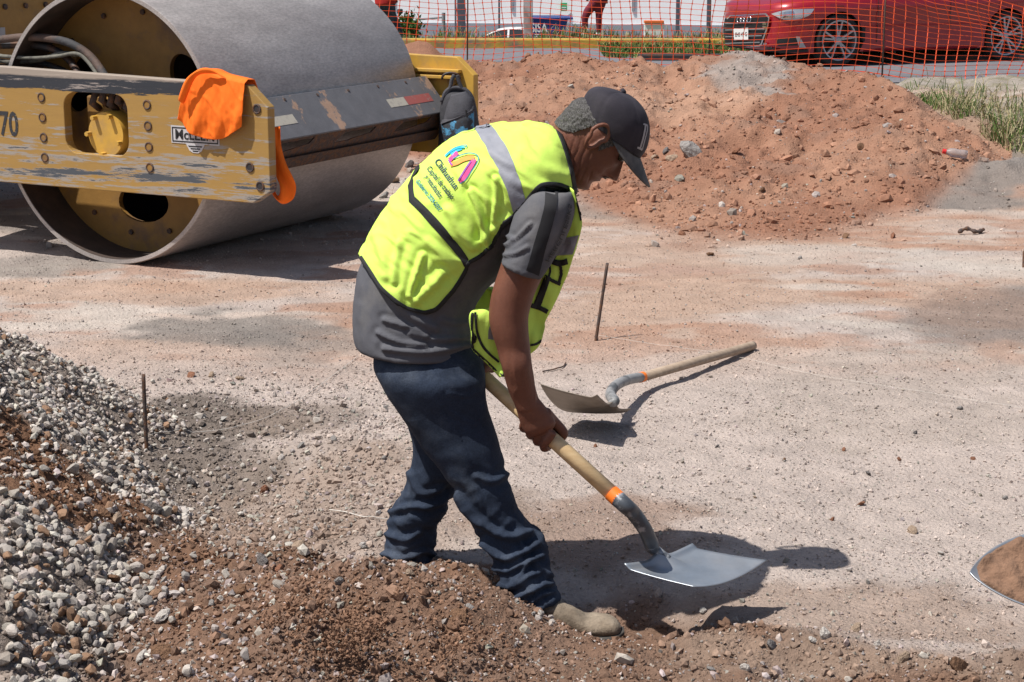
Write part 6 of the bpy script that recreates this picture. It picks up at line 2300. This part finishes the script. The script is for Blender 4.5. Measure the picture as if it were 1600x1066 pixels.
gr = cdrape('grille', [(1136, 27), (1197, 23)], [(1137, 74), (1189, 72)], m_plast, 0.014, 2, 2)
bpy.data.objects.remove(gr)
gr = cdrape('grille', [(1134, 29), (1132, 48), (1136, 73)], [(1202, 25), (1201, 42), (1188, 72)], m_plast, 0.014, 30, 30)
flat_on_car('grille_frame', dens(gout), m_chrome, 0.026, [dens(shrink(gout, 0.935))], gr)
for k in range(8):
    y0 = 31 + k * 5.2
    xa = 1136.5
    xb = 1199 - max(0, (y0 - 38)) * 0.30
    V, Fc = drape_line([(xa, y0 + 0.4), ((xa + xb) / 2, y0 - 0.5), (xb, y0 - 1.4)], 1.5, cbv, 0.03, 10, YC, 1)
    mesh_np('grille_bar', np.array([tuple(v) for v in V]), Fc, m_alloy if k % 2 else m_plast, gr)
for k in range(4):
    cx_, cy_ = 1155.2 + k * 4.9, 31.5 - k * 0.35
    pts = [(cx_ + 3.5 * math.cos(t), cy_ + 4.6 * math.sin(t)) for t in np.linspace(0, 2 * math.pi, 17)]
    P = [cast(a, b, cbv, 0.0, YC)[0] + (Vector((0, 0, CAM_H)) - cast(a, b, cbv, 0.0, YC)[0]).normalized() * 0.06 for a, b in pts]
    MB().tube(P, 0.008, 6, cap=False).obj('emblem_ring', m_chrome, gr, smooth=True)
npl = flat_on_car('number_plate', [(1146, 45), (1169, 43.5), (1169, 62), (1147, 63)], m_plate_w, 0.055)
c0 = [cast(q[0], q[1], cbv, 0.0, YC)[0] for q in ((1148, 57.5), (1167, 56.5), (1148, 50))]
V2, F2 = text_mesh('EHS 49 G', 1.0)
Wt = V2[:, 0].max()
V = []
for v in V2:
    q = (1148.5 + 18.5 * v[0] / Wt, 57.5 - v[0] / Wt * 1.0 - v[1] * 9.0)
    p3 = cast(q[0], q[1], cbv, 0.0, YC)[0]
    V.append(tuple(p3 + (Vector((0, 0, CAM_H)) - p3).normalized() * 0.0705))
mesh_np('lettering', np.array(V), F2, m_print, npl)
hl_ = cdrape('headlight', [(1206, 22), (1215, 19), (1230, 15.5), (1250, 14.5), (1272, 14)], [(1210, 24), (1220, 29), (1232, 31), (1250, 29.5), (1266, 23)], m_lampw, 0.012)
cdrape('lamp_lens', [(1218, 21), (1228, 18.5), (1240, 17.5)], [(1221, 27), (1230, 28.5), (1241, 27)], m_chrome, 0.018, 8, 4, hl_)
cdrape('lower_intake', [(1212, 60), (1225, 59), (1245, 58)], [(1216, 72), (1228, 71.5), (1246, 71)], m_plast, 0.008)
cdrape('silver_blade', [(1243, 57), (1246, 66), (1248, 74)], [(1249, 57), (1254, 66), (1259, 74)], m_alloy, 0.012)
cdrape('front_lip', [(1131, 80), (1170, 79), (1215, 78), (1262, 77)], [(1134, 84), (1170, 83.5), (1215, 82.5), (1262, 81)], m_plast, 0.01, 20, 2)
for x in (1.42, 2.55, 3.35):
    mb = MB()
    P = [cw(x, .906 + .006, .30), cw(x, .912 + .006, .55), cw(x, .912 + .006, .80), cw(x, .90 + .006, .92)]
    mb.tube(P, 0.004, 5)
    mb.obj('door_gap', m_plast, red_car)

# white car far down the road
m_wpaint = mat('white_car_paint', (0.80, 0.80, 0.80), 0.3, coat=0.8)
pc = at(770, 60, 72.0)
white_car, _, _ = car('parked_car', 'white sedan far behind the kerb, only its roof and windows showing', (pc.x - 1.1, 72.0, -3.66), math.radians(-4), 1.05, m_wpaint)
white_car.scale = (1, 1, 1)

# ================================================================== FAR SIDE: wall, poles, dumpster, signs, gate
wl_ = thing('white_building', 'long white warehouse wall with blue grey plinth beyond the road', 'building', (0, 90, -3.7))
WALL_TURN = -0.16
mb = MB()
mb.box((5, 91, 4.3), (160, 2, 14.8))
mb.obj('wall', m_wall, wl_)
mb = MB()
mb.box((5, 89.93, -3.35), (160, 0.16, 0.9))
mb.obj('plinth', m_plinth, wl_)
for x in np.arange(-30, 40, 6.0):
    mb = MB()
    mb.box((x, 89.96, 4.5), (0.12, 0.1, 13.5))
    mb.obj('wall_joint', m_steel_grey, wl_)
mb = MB()
for x in (-12.0, 2.5, 18.0):
    pass

wl_.rotation_euler = (0, 0, WALL_TURN)
m_pole = mat('grey_pole_paint', (0.24, 0.25, 0.28), 0.6, var=0.1, sc=1)
m_polebr = mat('brownish_pillar', (0.33, 0.24, 0.21), 0.7, col2=(0.55, 0.53, 0.52), sc=1.5, var=0.1)


def pole(px0, px1, Yp, m, lab, w0, w1, top=9.0, rect=False):
    c = at((px0 + px1) / 2, 50, Yp)
    z0 = float(terrain_profile(Yp)) - 0.3
    if rect:
        mb = MB()
        mb.box((c.x, c.y, (z0 + top) / 2), (w0, w0, top - z0))
        o = mb.obj('pole', m, None, bevel=0.02)
    else:
        o = MB().tube([(c.x, c.y, z0), (c.x, c.y, (z0 + top) / 2), (c.x - (w1 - w1), c.y, top)], [w0 / 2, (w0 + w1) / 4, w1 / 2], 16).obj('pole', m, None, smooth=True)
    tag(o, lab, 'pole')


pole(715, 727, 60, m_pole, 'thick grey tapered pole standing beside the white car', 0.30, 0.16)
pole(818, 832, 58, m_polebr, 'square brown and white pillar left of the blue dumpster', 0.30, 0.30, rect=True)
pole(1056, 1061, 75, m_pole, 'slim light grey pole right of the small white sign', 0.17, 0.15)
pole(1104, 1109, 72, m_pole, 'slim grey pole just left of the red car bonnet', 0.16, 0.14)
pole(779, 781, 82, m_pole, 'thinnest grey pole right of the thick tapered pole', 0.09, 0.08)
pole(711, 713, 66, m_steel_grey, 'thin pale pole touching the left of the thick tapered pole', 0.07, 0.07)

m_blue = mat('blue_container_paint', (0.015, 0.045, 0.20), 0.5, var=0.15, sc=2)
Yd = 60.0
a0, a1 = at(833, 30, Yd), at(893, 31, Yd)
dm = thing('dumpster', 'blue waste skip with white SISA lettering behind the pillar', 'dumpster', ((a0.x + a1.x) / 2, Yd, float(terrain_profile(Yd))))
zt, zb = a0.z, float(terrain_profile(Yd))
mb = MB()
mb.hexa([(a0.x, Yd, zb), (a1.x - .35, Yd, zb), (a1.x - .35, Yd + 1.6, zb), (a0.x, Yd + 1.6, zb), (a0.x, Yd, zt), (a1.x - 0.12, Yd, zt), (a1.x - 0.12, Yd + 1.6, zt), (a0.x, Yd + 1.6, zt)])
mb.obj('container', m_blue, dm, bevel=0.02)
mb = MB()
mb.box(((a0.x + a1.x) / 2, Yd + 0.8, zt + 0.02), (a1.x - a0.x + 0.1, 1.7, 0.06))
mb.obj('lid', m_blue, dm, bevel=0.01)
V2, F2 = text_mesh('SISA', 1.0)
V = [(a0.x - 0.08 + v[0] * 0.30, Yd - 0.02, zt - 0.42 + v[1] * 0.42) for v in V2]
mesh_np('lettering', np.array(V), F2, m_white, dm)
for k in range(2):
    mb = MB()
    mb.box((a0.x + 0.24, Yd - 0.02, zt - 0.50 - 0.07 * k), (0.42, 0.01, 0.03))
    mb.obj('text_line', m_white, dm)
m_green = mat('green_sign', (0.05, 0.45, 0.18), 0.5)
g = at(881, 11, 89.4)
mb = MB()
mb.box((g.x, 89.42, g.z), (0.32, 0.04, 0.40))
sg = mb.obj('wall_sign', m_green, None, bevel=0.01)
tag(sg, 'small green and white notice sign on the white wall', 'sign')
mb = MB()
mb.box((g.x, 89.38, g.z - 0.03), (0.24, 0.02, 0.05))
mb.box((g.x, 89.38, g.z - 0.12), (0.24, 0.02, 0.03))
mb.obj('sign_print', m_white, sg)
Ys = 50.0
s0 = at(1022, 45, Ys)
sb_ = thing('notice_board', 'small white board with an orange top edge on the verge', 'sign', (s0.x, Ys, float(terrain_profile(Ys))))
mb = MB()
mb.box((s0.x, Ys, s0.z - 0.1), (0.55, 0.25, 0.50))
mb.obj('board', m_white, sb_, bevel=0.01)
mb = MB()
mb.box((s0.x - .01, Ys - 0.02, s0.z + 0.19), (0.54, 0.28, 0.07))
mb.obj('top_edge', mat('orange_sign_edge', (0.75, 0.17, 0.04), 0.5), sb_, bevel=0.01)
for dx in (-0.24, 0.24):
    MB().tube([(s0.x + dx, Ys, s0.z - 0.3), (s0.x + dx, Ys, float(terrain_profile(Ys)) - 0.1)], 0.02, 8).obj('leg', m_white, sb_)
# low steel frame left
Yg = 45.0
g0, g1, g2, g3 = at(650, 60, Yg), at(650, 31, Yg), at(693, 27, Yg), at(693, 60, Yg)
fr = thing('steel_frame', 'low rectangular grey pipe frame standing left of the white car', 'pipe frame', (g0.x, Yg, g0.z - 0.3))
MB().tube([g0 - Vector((0, 0, .3)), g1], 0.025, 8).obj('post', m_pole, fr)
MB().tube([g1, g2], 0.025, 8).obj('rail', m_pole, fr)
MB().tube([g3 - Vector((0, 0, .3)), at(693, 20, Yg)], 0.045, 8).obj('post', m_pole, fr)

# shrub behind the kerb on the left
rng = np.random.RandomState(61)
sp = at(638, 50, 40)
N = 700
q = rng.randn(N, 3) * np.array([0.13, 0.12, 0.17]) + np.array([sp.x, 40, sp.z])
o = blades('bush', q[:, 0], q[:, 1], q[:, 2], 0.08 + 0.06 * rng.rand(N), 0.05, 0.9, np.array([[0.06, 0.12, 0.03]]) * (0.5 + rng.rand(N, 1)), m_grass, None, rng)
tag(o, 'small green bush behind the kerb next to the pipe frame', 'bush')

# ================================================================== PEOPLE IN THE BACKGROUND


def chain(pts, Yp, d, n=14, m=14):
    """limb from left/right edge pairs"""
    return pairloft([(a, b, Yp, d * (1 if not isinstance(d, list) else 1)) for a, b in pts], n, m)


def figure(label, Yp, limbs, loc):
    root = thing('person', label, 'person', loc)
    for name, m_, parts, vox in limbs:
        V, Fc = join(parts)
        BV, BF = bake(V, Fc, vox, 3, 0.5)
        mesh_np(name, BV, BF, m_, root, smooth=True)
    return root


m_maroon = mat('maroon_tracksuit', (0.16, 0.012, 0.03), 0.8, var=0.2, sc=6)
m_wshoe = mat('white_shoe', (0.6, 0.58, 0.57), 0.6)
m_redtop = mat('red_jacket', (0.45, 0.015, 0.015), 0.8, var=0.15, sc=6)
m_djean = mat('dark_jeans', (0.03, 0.035, 0.055), 0.85, col2=(0.10, 0.11, 0.14), sc=5, var=0.2)
Yp = 46.0


def pr(a, b, c, d, h, Y=Yp): return ((a, b), (c, d), Y, h)


legs = [pairloft([pr(922, -6, 946, -6, .14), pr(920, 4, 944, 4, .14), pr(913, 14, 930, 16, .10), pr(909, 26, 920, 28, .08), pr(909, 40, 919, 41, .06), pr(909, 51, 916, 51, .045)], 20, 16),
        pairloft([pr(924, -6, 948, -6, .14), pr(926, 6, 947, 6, .12), pr(930, 20, 942, 20, .09), pr(931, 36, 940, 36, .07), pr(932, 51, 939, 51, .045)], 20, 16)]
top = [pairloft([pr(922, 4, 947, 4, .16), pr(922, -20, 948, -20, .17), pr(925, -45, 948, -45, .17), pr(928, -52, 944, -52, .15)], 16, 18),
       pairloft([pr(918, -45, 927, -45, .06), pr(914, -25, 922, -25, .05), pr(916, -5, 922, -5, .04)], 10, 12),
       pairloft([pr(943, -45, 952, -45, .06), pr(946, -25, 955, -25, .05), pr(945, 0, 951, 0, .04)], 10, 12)]
skn = [pairloft([pr(931, -80, 941, -80, .04), pr(928, -74, 944, -74, .085), pr(928, -64, 944, -64, .09), pr(931, -56, 941, -56, .06), pr(932, -48, 940, -48, .06)], 14, 16),
       pairloft([pr(916, -6, 921, -6, .03), pr(915, 2, 920, 2, .02)], 6, 8), pairloft([pr(945, -1, 950, -1, .03), pr(946, 6, 950, 6, .02)], 6, 8)]
shoes = [pairloft([((916, 50), (916, 57), Yp, .05), ((908, 51), (908, 58), Yp, .05), ((903, 55), (903, 58), Yp, .03)], 8, 12), pairloft([((939, 50), (939, 57), Yp, .05), ((932, 51), (932, 58), Yp, .05), ((928, 55), (928, 58), Yp, .03)], 8, 12)]
p0 = at(928, 57, Yp)
figure('person in maroon tracksuit walking on the verge, only the legs visible', Yp, [('trousers', m_maroon, legs, 0.016), ('jacket', m_maroon, top, 0.018), ('body', m_skin, skn, 0.016), ('shoes', m_wshoe, shoes, 0.014)], (p0.x, Yp, p0.z))
Yq = 34.0


def pq(a, b, c, d, h): return ((a, b), (c, d), Yq, h)


legs = [pairloft([pq(590, 0, 618, 0, .16), pq(594, 12, 618, 10, .15), pq(600, 24, 619, 22, .11), pq(608, 38, 624, 34, .09), pq(616, 50, 629, 47, .08), pq(620, 60, 630, 58, .07)], 20, 16),
        pairloft([pq(586, 4, 606, 4, .15), pq(588, 30, 602, 30, .10), pq(590, 60, 601, 60, .07)], 16, 14)]
top = [pairloft([pq(586, 8, 620, 6, .19), pq(584, -20, 620, -22, .19), pq(588, -50, 618, -50, .19), pq(594, -60, 612, -60, .15)], 16, 18), pairloft([pq(612, -50, 626, -48, .07), pq(614, -25, 626, -23, .06), pq(612, -4, 622, -3, .05)], 10, 12)]
skn = [pairloft([pq(597, -96, 609, -96, .05), pq(593, -88, 613, -88, .10), pq(593, -74, 613, -74, .10), pq(597, -64, 609, -64, .07), pq(598, -56, 608, -56, .07)], 14, 16), pairloft([pq(613, -4, 621, -4, .04), pq(616, 5, 622, 4, .03)], 6, 8)]
shoes = [pairloft([pq(618, 58, 618, 64, .06), pq(628, 58, 628, 64, .06), pq(638, 61, 638, 64, .04)], 8, 12)]
p0 = at(605, 63, Yq)
figure('person in red jacket and dark jeans standing beyond the roller drum', Yq, [('trousers', m_djean, legs, 0.016), ('jacket', m_redtop, top, 0.018), ('body', m_skin, skn, 0.016), ('shoes', m_djean, shoes, 0.014)], (p0.x, Yq, p0.z))
bg = at(625, 18, Yq - 0.1)
mb = MB()
mb.box(bg, (0.10, 0.14, 0.09))
o = mb.obj('shoulder_bag', m_black_rubber, None, bevel=0.02)
tag(o, 'small dark bag at the hip of the person in red', 'bag')
